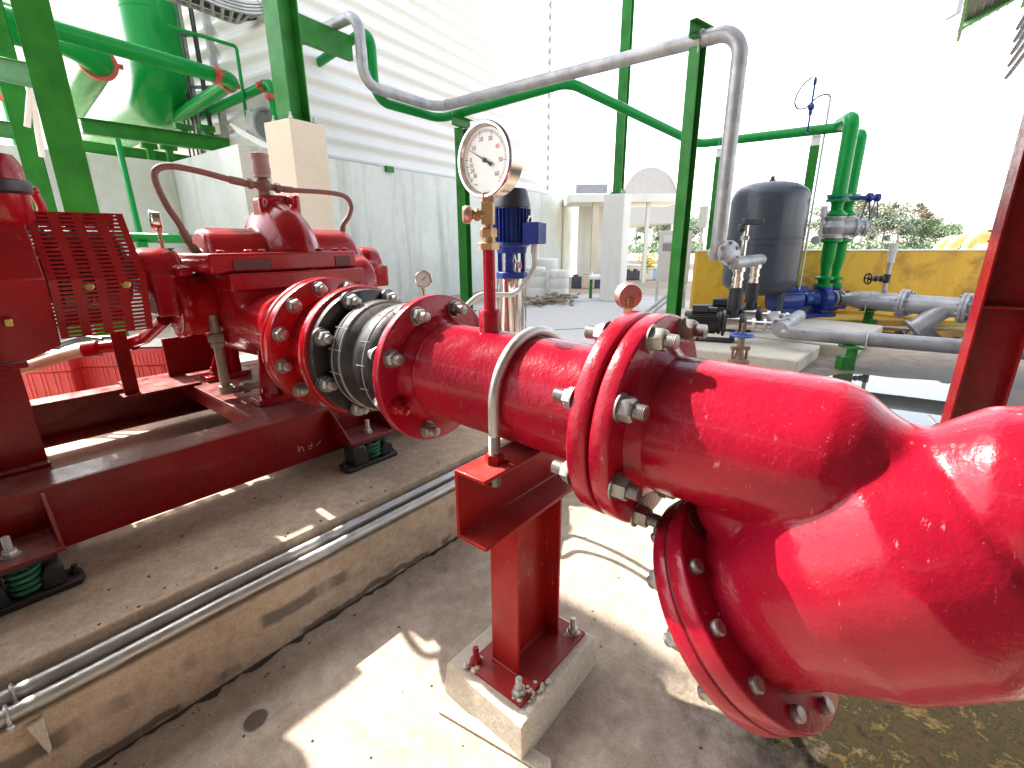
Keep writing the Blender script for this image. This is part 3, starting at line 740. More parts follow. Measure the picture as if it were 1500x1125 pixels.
for s in (-1, 1):
    yr, yf, ybt = SY + s * .085, SY + s * .25, SY + s * .18
    a = V((gx0, yf, zf)); b = V((gx0, yr, zr)); c = V((gx0, ybt, zb))
    sheet('roof_panel', slotted(a, (1, 0, 0), b - a, gx1 - gx0, (b - a).length, 4, 16, .046, .0078, .003, .03), REDG)
    sheet('side_panel', slotted(c, (1, 0, 0), a - c, gx1 - gx0, (a - c).length, 4, 14, .046, .0078, .003, .03), REDG)
    for x in (.445, .575):
        p = a.lerp(c, .13) + V((x - gx0, 0, 0)); nrm = V((0, s * .98, .18))
        g = G(); g.lathe([(.018, 0), (.018, .003), (.013, .004)], p, nrm, 20); g.hexa(p + nrm * .003, nrm, .013, .010); obj('screw', g, GLD, cg)
sheet('ridge_panel', slotted((gx0, SY - .085, zr), (1, 0, 0), (0, 1, 0), gx1 - gx0, .17, 4, 6, .046, .0078, .003, .03), REDG)
g = G(); g.cyl((.30, SY, SZ), (.66, SY, SZ), .06); g.cyl((.35, SY, SZ), (.47, SY, SZ), .19, bev=.02); g.cyl((.49, SY, SZ), (.62, SY, SZ), .19, bev=.02); tag(obj('shaft_coupling', g, BLK), 'dark shaft coupling inside the slotted red guard', 'coupling')

# ---- driver (engine) end at the left
en = thing('pump_driver', 'dark red engine housing at the left edge, joined to the slotted guard', 'engine', (-.1, SY, .657))
def prof(x, k=1.0):
    return [V((x, SY + s * y * k, z)) for s, y, z in ((-1, .10, 1.645), (-1, .265, 1.36), (-1, .20, 1.075), (1, .20, 1.075), (1, .265, 1.36), (1, .10, 1.645))]
r0 = prof(.312); r1 = [V((-.10, p.y, p.z - (.16 if i in (2, 3) else 0))) for i, p in enumerate(prof(0, 1.12))]
g = G(); g.loft([r0, r1]); obj('bell_housing', g, REDG, en, bevel=.006)
g = G(); g.b2((-.75, 2.62, .90), (-.12, 3.38, 1.75)); obj('engine_block', g, REDG, en, bevel=.02)
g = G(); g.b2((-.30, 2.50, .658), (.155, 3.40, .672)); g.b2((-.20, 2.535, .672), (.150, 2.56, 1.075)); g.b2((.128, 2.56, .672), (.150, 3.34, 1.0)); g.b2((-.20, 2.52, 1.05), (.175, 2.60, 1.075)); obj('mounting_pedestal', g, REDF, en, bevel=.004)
g = G(); q = P(8, 262, 2.1)
g.lathe([(.0, 1.56), (.07, 1.57), (.09, 1.60), (.09, 1.80), (.07, 1.84), (.0, 1.85)], (q.x - .03, q.y, 0), (0, 0, 1), 32); obj('filter_canister', g, REDP, en)
g = G(); g.lathe([(.092, 1.645), (.104, 1.655), (.106, 1.675), (.104, 1.695), (.092, 1.70)], (q.x - .03, q.y, .045), (0, 0, 1), 32); obj('clamp_band', g, BLKP, en)
g = G(); q = P(60, 300, 2.75); g.tube(spline([(q.x - .02, q.y, 1.60), (q.x, q.y, 1.68), (q.x - .01, q.y, 1.74), (q.x - .015, q.y, 1.765)]), .022, 14); g.ball((q.x - .015, q.y, 1.765), .026); obj('lever_knob', g, REDP, en)
for z in (1.23,):
    g = G(); g.box((.17, 2.735, 1.2), (.025, .03, .03)); obj('bracket_nut', g, GLD, en, bevel=.003)

# ---- cooling / drain line in front of the battery boxes
cl = thing('cooling_pipe', 'painted red elbowed pipe on a flat bracket, below the slotted guard', 'pipe', (.6, 3.5, .66))
pts = [(.70, 3.02, 1.08), (.66, 3.2, 1.02), (.62, 3.42, .92), (.52, 3.52, .895), (.36, 3.55, .86)]
g = G(); g.tube(rpath([P(240, 468, 2.55), P(212, 495, 2.65), P(180, 505, 2.7), P(124, 513, 2.62)], .06), .034, 16); obj('pipe', g, REDP, cl)
g = G(); a = P(124, 513, 2.62); b = P(145, 510, 2.64); g.cyl(a, b, .045); a = P(182, 505, 2.7); b = P(195, 502, 2.68); g.cyl(a, b, .042); obj('union', g, REDP, cl)
g = G(); a = P(190, 560, 2.62); b = P(175, 490, 2.62); g.b2((a.x - .035, a.y - .006, .658), (a.x + .035, a.y + .006, b.z + .02)); g.b2((a.x - .05, a.y - .04, .658), (a.x + .05, a.y + .05, .668)); obj('bracket', g, REDF, cl)
g = G(); g.tube(spline([P(124, 513, 2.62), P(90, 522, 2.6), P(40, 538, 2.55), P(-20, 552, 2.5)]), .031, 14)
tag(obj('lagged_hose', g, metal('bronze_braid', (.48, .36, .24), .5, .6, (.3, .22, .15), .5)), 'tan braided hose running left from the red elbowed pipe', 'hose')
def battery(px0, px1, label, fw):
    a = P(px0, 540, fw); b = P(px1, 528, fw + .06)
    t = thing('storage_box', label, 'box', ((a.x + b.x) / 2, a.y + .2, .34), 'pink boxes behind the skid')
    L = (V((b.x, b.y, 0)) - V((a.x, a.y, 0))); u = L.normalized(); v = V((-u.y, u.x, 0)); L = L.length; o = V((a.x, a.y, .36))
    g = G(); g.prism([(0, 0), (L, 0), (L, .32), (0, .32)], o, u, v, (0, 0, .33)); obj('body', g, PINK, t, bevel=.012)
    g = G(); g.prism([(-.008, -.010), (L + .008, -.010), (L + .008, .33), (-.008, .33)], o + V((0, 0, .33)), u, v, (0, 0, .115)); obj('rim', g, PINK, t, bevel=.006)
    g = G()
    n = int(L / .026)
    for k in range(n):
        c = o + u * (.02 + k * (L - .03) / n) + v * -.0125 + V((0, 0, .337)); g.prism([(0, 0), (.009, 0), (.009, .006), (0, .006)], c, u, v, (0, 0, .08))
        if k % 3: g.prism([(0, 0), (.006, 0), (.006, .008), (0, .008)], o + u * (.02 + k * (L - .03) / n) + v * -.004 + V((0, 0, .02)), u, v, (0, 0, .30))
    obj('ribs', g, plain('pale_pink_plastic', (.66, .20, .20), .5), t)
    g = G(); g.prism([(0, 0), (L, 0), (L, .31), (0, .31)], o + V((0, 0, .446)), u, v, (0, 0, .012)); obj('lid', g, BLKP if fw > 3.1 else WHT, t)
    return t
battery(104, 240, 'pink ribbed plastic box behind the skid, right of its twin', 3.15)
battery(22, 100, 'pink ribbed plastic box behind the skid, the left one beside the red pedestal', 3.0)
for k, (fw, dx) in enumerate(((3.1, 0), (3.15, 12))):
    g = G(); g.tube(spline([P(58 + dx, 514, fw), P(90 + dx, 503, fw), P(110 + dx, 497, fw), P(125 + dx * 3, 494, fw), P(150 + dx * 3, 497, fw)]), .012, 8)
    tag(obj('battery_cable', g, BLKP), ['black cable lying over the left pink box', 'black cable looping over the right pink box'][k], 'cable')

# ---- skid frame
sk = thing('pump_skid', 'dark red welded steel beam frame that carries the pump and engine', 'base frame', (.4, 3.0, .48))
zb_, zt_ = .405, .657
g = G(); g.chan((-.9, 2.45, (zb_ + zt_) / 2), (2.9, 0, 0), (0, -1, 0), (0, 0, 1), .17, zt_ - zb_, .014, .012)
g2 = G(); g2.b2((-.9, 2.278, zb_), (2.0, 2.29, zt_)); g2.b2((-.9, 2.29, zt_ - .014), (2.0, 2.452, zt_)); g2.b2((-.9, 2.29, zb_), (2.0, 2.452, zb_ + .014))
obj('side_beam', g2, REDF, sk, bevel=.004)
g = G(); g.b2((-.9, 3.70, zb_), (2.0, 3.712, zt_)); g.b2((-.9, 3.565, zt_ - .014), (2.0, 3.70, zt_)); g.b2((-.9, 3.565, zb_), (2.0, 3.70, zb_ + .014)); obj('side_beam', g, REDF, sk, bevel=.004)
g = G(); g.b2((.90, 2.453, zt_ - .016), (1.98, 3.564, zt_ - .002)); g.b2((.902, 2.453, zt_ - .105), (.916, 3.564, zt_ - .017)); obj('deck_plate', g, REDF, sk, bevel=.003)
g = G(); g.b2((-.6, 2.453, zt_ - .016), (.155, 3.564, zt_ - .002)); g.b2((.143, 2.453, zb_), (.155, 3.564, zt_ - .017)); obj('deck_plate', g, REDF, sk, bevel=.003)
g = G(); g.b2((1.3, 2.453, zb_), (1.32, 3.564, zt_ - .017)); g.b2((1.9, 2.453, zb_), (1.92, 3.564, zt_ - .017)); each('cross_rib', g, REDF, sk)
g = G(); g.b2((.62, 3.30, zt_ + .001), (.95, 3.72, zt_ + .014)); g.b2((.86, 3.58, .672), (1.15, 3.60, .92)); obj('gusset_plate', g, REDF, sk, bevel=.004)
chalk = plain('white_chalk', (.55, .45, .42), .9)
g = G()
for px0, pts in ((1.02, [(0, .035), (.004, .0), (.012, .022), (.022, .024), (.026, .0), (.03, .004)]), (1.075, [(.02, .03), (.016, .0), (.004, .0), (.002, .012), (.012, .016), (.018, .008)]), (1.115, [(0, 0), (.03, .024)])):
    q = spline([(px0 + a, 2.2765, .468 + c) for a, c in pts], 4); g.tube(q, .0014, 5)
obj('chalk_scribble', g, chalk, sk)
def mount_bracket(x, w=.27):
    g = G(); g.b2((x - w / 2, 2.075, .493), (x + w / 2, 2.277, .505))
    for xx in (x - w / 2, x + w / 2 - .012):
        g.prism([(0, 0), (-.19, 0), (-.03, .13), (0, .14)], (xx, 2.277, .505), (0, 1, 0), (0, 0, 1), (.012, 0, 0))
    obj('mount_bracket', g, REDF, sk, bevel=.002)
    bolt(sk, (x + .01, 2.15, .505), (0, 0, 1), .022, .02, .012, .05, GALV)
ISO = [(1.34, 2.15), (-.035, 2.15)]
for x, y in ISO: mount_bracket(x)
for (x, y), lab in zip(ISO, ('black spring mount with a green coil, below the black rubber joint', 'black spring mount with a green coil, at the left edge of the photo')):
    t = thing('spring_isolator', lab, 'spring mount', (x, y, .335), 'spring mounts under the skid')
    g = G(); n = 10
    base = [(-.165, -.02), (-.15, -.055), (.15, -.055), (.165, -.02), (.165, .02), (.15, .055), (-.15, .055), (-.165, .02)]
    g.prism(base, (x, y, .336), (1, 0, 0), (0, 1, 0), (0, 0, .022)); obj('base_plate', g, BLK, t, bevel=.003)
    g = G()
    g.prism([(-.118, 0), (-.022, 0), (-.03, .075), (-.05, .115), (-.118, .115)], (x, y - .052, .357), (1, 0, 0), (0, 0, 1), (0, .104, 0))
    g.prism([(.118, 0), (.05, 0), (.06, .055), (.075, .085), (.118, .085)], (x, y - .048, .357), (1, 0, 0), (0, 0, 1), (0, .096, 0))
    each('housing', g, BLK, t, bevel=.012)
    g = G(); g.b2((x - .115, y - .056, .468), (x + .10, y + .056, .491)); obj('cap', g, BLK, t, bevel=.008)
    g = G(); g.tube([(x + .022 + .04 * math.cos(k * .35), y - .004 + .04 * math.sin(k * .35), .365 + .098 * k / 80) for k in range(81)], .0085, 8); obj('coil_spring', g, SPRING, t)
    for sx in (-.145, .145):
        g = G(); g.hexa((x + sx, y, .358), (0, 0, 1), .016, .014); g.cyl((x + sx, y, .372), (x + sx, y, .392), .009); obj('anchor_bolt', g, BLK, t)

# ---- platform, ledge, conduits
g = G(); g.b2((-4, 1.782, -.3), (3.3, 5.6, .335)); o = obj('concrete_platform', g, LEDGE, None, bevel=.008); struct(o)
g = G(); g.b2((-4, 1.632, -.3), (3.3, 1.781, .268)); o = obj('concrete_ledge', g, LEDGE, None, bevel=.006); struct(o)
for y, z, lab in ((1.662, .291, 'galvanised conduit along the platform edge, the outer one of the pair'), (1.742, .291, 'galvanised conduit along the platform edge, the inner one beside the step')):
    g = G(); g.tube([(-2 + k * .2, y + .002 * math.sin(k * 1.7), z + .0015 * math.sin(k * 1.1)) for k in range(27)], .0215, 16)
    tag(obj('conduit', g, GALV), lab, 'conduit', 'conduits along the platform edge')
XCL1, XCL2 = -.122, -.104
for y, x, lab in ((1.662, XCL1, 'rusty saddle clip over the outer conduit at the left edge'), (1.742, XCL2, 'rusty saddle clip over the inner conduit at the left edge')):
    g = G(); pts = [(x, y - .045, .272), (x, y - .030, .273)] + [(x, y + .0245 * math.cos(R(a)), .291 + .0245 * math.sin(R(a))) for a in range(190, -20, -15)] + [(x, y + .030, .273), (x, y + .04, .272)]
    for q in pts: pass
    g.tube(pts, .0052, 8); g.hexa((x, y - .038, .272), (0, 0, 1), .009, .008)
    tag(obj('pipe_clip', g, GALV), lab, 'clip', 'clips on the conduits')
g = G(); g.prism([(0, 0), (.035, .004), (.03, -.10), (.022, -.12)], (-.098, 1.612, .258), (1, 0, 0), (0, 0, 1), (0, .0185, 0)); tag(obj('mortar_wedge', g, PLNC, None, bevel=.003), 'pale pointed sliver of mortar on the ledge face, under the conduits', 'mortar')

# ================================================================== GROUND
g = G(); n = 40
g.add([(-2500, -2500, 0), (2500, -2500, 0), (2500, 2500, 0), (-2500, 2500, 0)], [(0, 1, 2, 3)])
o = obj('ground', g, GROUND, None, smooth=False); struct(o)
wm, nt, b = newmat('puddle_water'); b.inputs['Base Color'].default_value = (.035, .035, .032, 1); b.inputs['Roughness'].default_value = .02; b.inputs['IOR'].default_value = 1.9; b.inputs['Specular IOR Level'].default_value = 1.0
bump(nt, b, noise(nt, coords(nt, True), 5, 2), .015, .01)
def blob(cx, cy, ax, ay, rot, seed, z=.004, n=90):
    rnd = random.Random(seed); ph = [rnd.uniform(0, 6.28) for _ in range(6)]; pts = []
    for k in range(n):
        a = 2 * PI * k / n; r = 1 + sum(.13 / (j + 1) ** .5 * math.sin((j + 2) * a + ph[j]) for j in range(6))
        x, y = ax * r * math.cos(a), ay * r * math.sin(a); pts.append((cx + x * math.cos(rot) - y * math.sin(rot), cy + x * math.sin(rot) + y * math.cos(rot), z))
    gg = G(); gg.add(pts, [tuple(range(n))]); return gg
o = obj('puddle', blob(5.80, .02, 1.0, .78, R(-20), 3), wm, None, smooth=False); struct(o)
o = obj('puddle', blob(10.2, -.9, .75, 1.6, R(-10), 9), wm, None, smooth=False); struct(o)

# ================================================================== GREEN POSTS AND OVERHEAD PIPES
AZ = R(8.6)                     # heading of the retaining wall and shed
UX = V((math.cos(AZ), math.sin(AZ), 0)); UY = V((-math.sin(AZ), math.cos(AZ), 0)); UZ = V((0, 0, 1))
def zat(p, px, py):
    """height on the vertical through p where the sight line of the survey photo passes"""
    d = RIGHT * ((px - 750) / 700.75) + DOWN * ((py - 562.5) / 700.75) + FWD
    f = V((p.x, p.y, 0)).dot(FH); return 1.5 + d.z * f / d.dot(FH)
def post(label, x, y, z1, b, h, rot=AZ, z0=0., head=None, cat='post', grp='green steel pipe posts'):
    t = thing('steel_post', label, cat, (x, y, z0), grp)
    u = V((math.cos(rot), math.sin(rot), 0)); v = V((-u.y, u.x, 0))
    g = G(); g.ibeam((x, y, z0 + .02), (0, 0, z1 - z0 - .02), v, u, b, h, .014, .010); obj('column', g, GRN, t, bevel=.002)
    g = G(); c = V((x, y, z0 + .01)); g.prism([(-b * .8, -h * .8), (b * .8, -h * .8), (b * .8, h * .8), (-b * .8, h * .8)], (x, y, z0), v, u, (0, 0, .02)); obj('base_plate', g, GRN, t)
    if head:
        g = G()
        for c0, w, fl in head: g.chan(c0, w, fl, (0, 0, 1), .09, .18, .012, .01)
        obj('head_channel', g, GRN, t, bevel=.002)
    return t
pD = P(1001, 300, 6.7); zD = zat(pD, 1030, 62)
pA = P(679, 300, 10.6); zA = zat(pA, 672, 188)
dPA = (V((pA.x, pA.y, 0)) - V((pD.x, pD.y, 0))).normalized(); nPA = V((dPA.y, -dPA.x, 0))
post('tall green H post carrying the silver pipe, right of the big red flanges', pD.x, pD.y, zD, .15, .15, AZ - R(20), head=[(V((pD.x, pD.y, zD + .09)) - nPA * .22, nPA * .44, dPA * -1)])
post('green H post under the bend of the silver pipe, behind the dial gauge', pA.x, pA.y, zA, .19, .20, AZ, head=[(V((pA.x, pA.y, zA + .10)) - UX * .30, UX * .60, -UY)])
# silver discharge pipe
zs = zD + .28
A1 = P(640, 158, 10.5); k1 = P(1088, 42, 6.3)
pipe = thing('discharge_pipe', 'silver overhead pipe crossing the sky and dropping to the black pumps', 'pipe', (k1.x, k1.y, 1.0))
rS = .088
B2 = P(533, 124, 9.2); B3 = V((B2.x, B2.y, zat(B2, 515, 20))); B4 = P(430, 66, 10.4); B4 = V((B4.x, B4.y, B3.z)); B5 = B4 + (B4 - B3) * .6
low = P(1057, 372, 6.3); low.x, low.y = k1.x, k1.y
el = P(1075, 371, 6.28)
path = [B5, B3, B2, A1, k1, low, low + V((.32, .14, -.0))]
g = G(); g.tube(rpath(path, [.28, .3, .3, .28, .16], 10), rS, 24); obj('pipe', g, SILV, pipe, ang=60)
g = G()
def collar(g, a, b, d, r=.0905, w=.010):
    a = V(a); b = V(b); t = (b - a).normalized(); g.cyl(a + t * d - t * w / 2, a + t * d + t * w / 2, r, seg=24)
for a, b, d in ((k1, A1, .36), (k1, low, .36), (A1, B2, .38), (B2, A1, .38), (B2, B3, .38), (B3, B2, .36), (low, k1, .28)): collar(g, a, b, d)
each('weld_bead', g, SILV, pipe)
for p0, nrm in ((V((pD.x, pD.y, 0)), dPA), (V((pA.x, pA.y, 0)), UX)):
    pass
tS = (k1 - A1).normalized(); sS = V((tS.y, -tS.x, 0)).normalized()
for f in (((pD - A1).dot(tS)), .35):
    c = A1 + tS * f; g = G(); g.tube([c + sS * .098 - UZ * .16, c + sS * .098] + [c + sS * .098 * math.cos(R(a)) + UZ * .098 * math.sin(R(a)) for a in range(20, 180, 20)] + [c - sS * .098, c - sS * .098 - UZ * .16], .008, 8); obj('u_bolt', g, GALV, pipe)
# outlet flange of the drop
fl = low + V((.20, .09, 0)); fa = V((.6, -.8, 0))
g = G(); fa2 = V((-.55, -.80, .1)).normalized(); fcen = P(1068, 371, 6.22); g.lathe([(.03, -.02), (.155, -.02), (.158, -.017), (.158, .012), (.155, .015), (.11, .015), (.08, .03), (.02, .03)], fcen, fa2, 40); obj('flange', g, SILV, pipe)
w = UZ.cross(fa2).normalized(); u2 = fa2.cross(w)
for k in range(6):
    a = R(30 + 60 * k); q = fcen + (w * math.cos(a) + u2 * math.sin(a)) * .125 + fa2 * .015; g = G(); g.hexa(q, fa2, .024, .02); obj('bolt', g, RUST, pipe)

# green overhead pipe
rG = .082
GA = P(690, 163, 9.6); GC = P(833, 120, 8.9); GD = P(1022, 211, 11.0); GF = P(1236, 186, 8.95)
G0 = P(645, 174, 10.9); G1 = P(550, 147, 9.7); G2 = V((G1.x, G1.y, zat(G1, 532, 40))); G3 = P(448, 88, 11.2); G3 = V((G3.x, G3.y, G2.z - .2)); G4 = G3 + (G3 - G2) * .5
gp = thing('overhead_pipe', 'green overhead pipe running below the silver one and on to the twin green risers', 'pipe', (GC.x, GC.y, 1.0))
g = G(); g.tube(rpath([G4, G2, G1, G0, GC, GD, GF], [.3, .3, .25, .3, .2], 10), rG, 20); obj('pipe', g, GRNP, gp, ang=60)
g = G()
for a, b, d in ((GC, G0, .33), (GC, GD, .33), (GC, GD, 1.2), (GF, GD, 1.35)): collar(g, a, b, d, rG + .003, .012)
each('weld_bead', g, GRNP, gp)
def support_post(lab, px, py, fw, pxt, pyt, b):
    p = P(px, py, fw); z = zat(p, pxt, pyt)
    t = post(lab, p.x, p.y, z - .03, b, b, AZ)
    g = G(); g.box((p.x, p.y, z + .05), (.10, .14, .16), AZ); obj('pipe_shoe', g, WHT, t, bevel=.003)
    g = G(); c = V((p.x, p.y, z + .20)); tt = (GF - GD).normalized(); ss = V((tt.y, -tt.x, 0)).normalized()
    g.tube([c + ss * .09 - UZ * .12] + [c + ss * .09 * math.cos(R(a)) + UZ * .09 * math.sin(R(a)) for a in range(0, 181, 20)] + [c - ss * .09 - UZ * .12], .008, 8); obj('u_bolt', g, GALV, t)
    return t
support_post('slim green post far behind the silver drop pipe, with a grey control box on it', 1036, 400, 10.6, 1050, 228, .14)
support_post('slim green post between the slate tank and the twin green risers', 1164, 400, 9.3, 1193, 211, .15)

# column on painted plinth (two)
def plinth_column(lab, lab2, px, py, fw, wp, zp, b, ztop):
    c = P(px, py, fw); c = V((c.x, c.y, 0)); hw = wp / 2
    g = G(); g.prism([(-hw, -hw), (hw, -hw), (hw, hw), (-hw, hw)], c, UX, UY, (0, 0, zp))
    tag(obj('column_plinth', g, PLIN if fw < 11 else OFFW, None, bevel=.015), lab2, 'plinth', 'painted column plinths')
    t = thing('steel_column', lab, 'column', (c.x, c.y, zp), 'green building columns')
    g = G(); g.ibeam(c + UZ * (zp + .025), (0, 0, ztop - zp), UY, UX, b, b, .022, .016); obj('column', g, GRN, t, bevel=.003)
    g = G(); g.prism([(-b * .7, -b * .7), (b * .7, -b * .7), (b * .7, b * .7), (-b * .7, b * .7)], c + UZ * zp, UX, UY, (0, 0, .025)); obj('base_plate', g, GRN, t)
    for sx, sy in ((-1, -1), (1, -1), (-1, 1), (1, 1)):
        q = c + UX * b * .6 * sx + UY * b * .6 * sy + UZ * (zp + .025); g = G(); g.hexa(q, UZ, .035, .03); g.cyl(q, q + UZ * .09, .016); obj('anchor_bolt', g, GALV, t)
    return t, c
tC, cC = plinth_column('wide green H column on the tan plinth, rising beside the white shed', 'tall tan rendered plinth behind the red pump', 444, 300, 8.7, .68, 0, .36, 8.5) if False else (None, None)
pC = P(446, 300, 8.7); zpC = zat(pC, 432, 182)
tC, cC = plinth_column('wide green H column on the tan plinth, rising beside the white shed', 'tall tan rendered plinth behind the red pump, under the wide green column', 446, 300, 8.7, .66, zpC, .36, 8.5)
a0 = cC + UX * .18; zz = zat(a0, 441, 37)
g = G(); g.chan(a0 + UZ * zz - UY * .05, UX * 1.15, UY, UZ, .10, .38, .014, .012); obj('pipe_bracket', g, GRN, tC, bevel=.002)
pB = P(899, 400, 12.5); zpB = zat(pB, 904, 285)
plinth_column('distant green H column on the off-white plinth, against the sky', 'off-white rendered plinth standing in the far yard, right of the white shed', 899, 400, 12.5, .52, zpB, .21, 9.5)

# ---- left pipe-rack columns and beams
E1 = P(106, 250, 5.2); E1z = 5.2
tE = thing('steel_column', 'broad green H column leaning into view at the upper left, behind the slotted guard', 'column', (E1.x, E1.y, 0), 'green building columns')
eu = V((math.cos(R(-12)), math.sin(R(-12)), 0)); ev = V((-eu.y, eu.x, 0))
g = G(); g.ibeam((E1.x, E1.y, 0), (0, 0, E1z + 1), eu, ev, .27, .15, .02, .014); obj('column', g, GRN, tE, bevel=.002)
E2 = P(52, 250, 6.4)
tE2 = thing('steel_column', 'darker green column just left of and behind the broad green one', 'column', (E2.x, E2.y, 0), 'green building columns')
g = G(); g.ibeam((E2.x, E2.y, 0), (0, 0, 7), eu, ev, .20, .20, .02, .014); obj('column', g, GRN, tE2, bevel=.002)
def beam(name, lab, a, b, w=.10, h=.2, cat='beam', grp='green rack beams', mat=None):
    a = V(a); b = V(b); d = b - a; s = V((d.y, -d.x, 0)).normalized()
    g = G(); g.chan((a + b) / 2 - d / 2 - s * w / 2, d, s, UZ, w, h, .012, .010)
    return tag(obj(name, g, mat or GRN, None, bevel=.002), lab, cat, grp)
beam('rack_beam', 'short green beam crossing behind the broad green column at the upper left edge', P(-20, 97, 5.9), P(52, 112, 5.75), .1, .24)
beam('rack_beam', 'lower green beam at the left edge, level with the wall top', P(-20, 186, 8.0), P(36, 194, 8.0), .12, .24)
beam('rack_beam', 'long green beam below the huge green pipe, the upper of two', P(118, 184, 9.3), P(337, 214, 10.3), .14, .26)
beam('rack_beam', 'green beam along the wall top, the lower of the two below the huge green pipe', P(118, 214, 10.6), P(288, 238, 11.6), .14, .22)
g = G(); g.tube([P(46, 110, 6.0), P(40, 186, 6.0)], .03, 8); g.tube([P(44, 125, 6.0), P(62, 230, 6.1)], .03, 8); tag(obj('steel_brace', g, WHT), 'pale thin V brace between the two green columns at the left', 'brace')
# thin green stand pipe and horizontal green pipe behind the pump
g = G(); g.tube([P(172, 205, 9.0), V((P(207, 345, 8.0).x, P(207, 345, 8.0).y, .3))][:1] + [P(205, 345, 8.0)], .045, 12)
tag(obj('thin_pipe', g, GRNP), 'thin green pipe dropping from the rack beam to the horizontal green pipe', 'pipe')
g = G(); a = P(150, 347, 7.2); b = P(300, 350, 7.4); g.tube([a, b], .068, 16); g.box((P(208, 358, 7.2)), (.12, .1, .08)); tag(obj('low_pipe', g, GRNP), 'horizontal green pipe behind the pump bearing housing', 'pipe')

# ---- huge green pipe and grooved pipes
hp = thing('huge_pipe', 'huge bright green pipe bending at the top left', 'pipe', (P(210, 150, 11.5).x, P(210, 150, 11.5).y, 3.2))
g = G(); t0 = P(203, -60, 10.6); t1 = P(206, 172, 11.2); t1 = V((t0.x, t0.y, zat(t0, 208, 143))); t2 = P(128, 205, 15.4); t2.z = t1.z
g.tube(rpath([t0 + UZ * 2, t1, t2 + (t2 - t1) * .4], .66, 16), .47, 40); obj('pipe', g, GRNP, hp, ang=60)
g = G(); g.cyl(V((t0.x, t0.y, zat(t0, 203, 22))), V((t0.x, t0.y, zat(t0, 203, 22) + .02)), .476, seg=40); each('weld_bead', g, GRNP, hp)
def coupled(name, lab, pts, r, rad, cps, grp='green grooved pipes'):
    t = thing(name, lab, 'pipe', (pts[0].x, pts[0].y, pts[0].z - r), grp)
    g = G(); g.tube(rpath(pts, rad, 8), r, 18); obj('pipe', g, GRNP, t, ang=60)
    for c, d in cps:
        d = V(d).normalized(); g = G(); g.lathe([(r * .98, -.045), (r * 1.16, -.045), (r * 1.18, -.03), (r * 1.18, .03), (r * 1.16, .045), (r * .98, .045)], c, d, 24)
        s = d.cross(UZ).normalized() if abs(d.z) < .9 else UX
        for k in (-1, 1):
            g.box(V(c) + s * k * r * 1.3, (.07, .07, .07)); g.cyl(V(c) + s * k * r * 1.35 - d * .07, V(c) + s * k * r * 1.35 + d * .07, .014, seg=8)
        obj('grooved_coupling', g, plain('red_coupling_paint', (.42, .055, .03), .5), t)
    return t
a, b, c = P(60, 38, 7.4), P(343, 118, 9.4), P(238, 186, 11.4)
d1 = (b - a).normalized(); d2 = (c - b).normalized()
coupled('grooved_pipe', 'long green pipe sloping across the top left, with a red coupling at its end elbow', [a - d1 * 1.5, b, c], .115, .16, [(b - d1 * .30, d1), (b + d2 * .22, d2)])
a, b, c = P(284, 174, 11.3), P(398, 121, 9.9), P(404, 200, 9.9); c = V((b.x, b.y, 3.0))
d1 = (b - a).normalized()
coupled('grooved_pipe', 'slim green pipe with two red couplings, turning down beside the tan plinth', [a, b, c], .085, .13, [(b - d1 * .24, d1), (b - UZ * .24, -UZ)])
a, b, c = P(-60, 2, 8.4), P(150, 78, 9.0), P(108, 150, 10.8)
d1 = (b - a).normalized(); d2 = (c - b).normalized()
coupled('grooved_pipe', 'thick green pipe at the upper left with a red coupling ring below its elbow', [a - d1, b, c + d2 * .3], .24, .34, [(b + d2 * .42, d2)])
a, b = P(-40, 22, 6.6), P(36, 44, 6.9)
coupled('grooved_pipe', 'thick green pipe cut by the left edge of the photo, above the short beam', [a, b], .20, .1, [])
a = P(14, 128, 10); coupled('grooved_pipe', 'short upright green pipe with a red ring at the left edge', [V((a.x, a.y, 3.0)), V((a.x, a.y, zat(a, 14, 128)))], .17, .1, [(V((a.x, a.y, zat(a, 14, 146))), UZ)])
for k, (px, py, fw, lab) in enumerate(((268, 186, 10.2, 'left'), (302, 188, 10.4, 'right'), (218, 214, 11.0, 'lower left'), (247, 216, 11.1, 'lower right'))):
    c = P(px, py, fw); g = G(); g.box(c, (.30, .10, .10), AZ); g.box(c - UZ * .2, (.12, .09, .34), AZ)
    tag(obj('pipe_cradle', g, GRN, None, bevel=.004), 'green T-shaped pipe cradle on the rack beams, the %s one' % lab, 'pipe cradle', 'pipe cradles on the rack')
g = G(); g.tube(rpath([P(246, 38, 9.6), P(346, 68, 10.2), P(366, 205, 10.2)], .06), .03, 10); tag(obj('thin_pipe', g, GRNP), 'thin green line that turns down at the cable ladder, left of the tan plinth', 'pipe')

# ---- retaining wall
HW = 3.1
def pxy(p): return V((p[0], p[1], 0))
w0, w1 = V((4.15, 9.303, 0)), V((17.43, 11.316, 0))
def wall(name, lab, a, b, h, th, mat):
    d = (b - a).normalized(); nn = V((-d.y, d.x, 0)); L = (b - a).length
    g = G(); g.prism([(0, 0), (L, 0), (L, th), (0, th)], a, d, nn, (0, 0, h)); return tag(obj(name, g, mat, None, bevel=.012), lab, 'wall')
wall('retaining_wall', 'long stained grey concrete wall below the white corrugated shed', w0, w1, HW, .25, WALLC)
wall('retaining_wall', 'greenish concrete wall behind the slotted guard and green columns at the left', V((-3.5, 12.15, 0)), V((4.02, 12.37, 0)), HW, .25, WALLC)
wall('retaining_wall', 'short return of the concrete wall left of the tan plinth, streaked with mould', V((4.15, 9.31, 0)), V((4.06, 12.36, 0)), HW - .002, .25, WALLC)
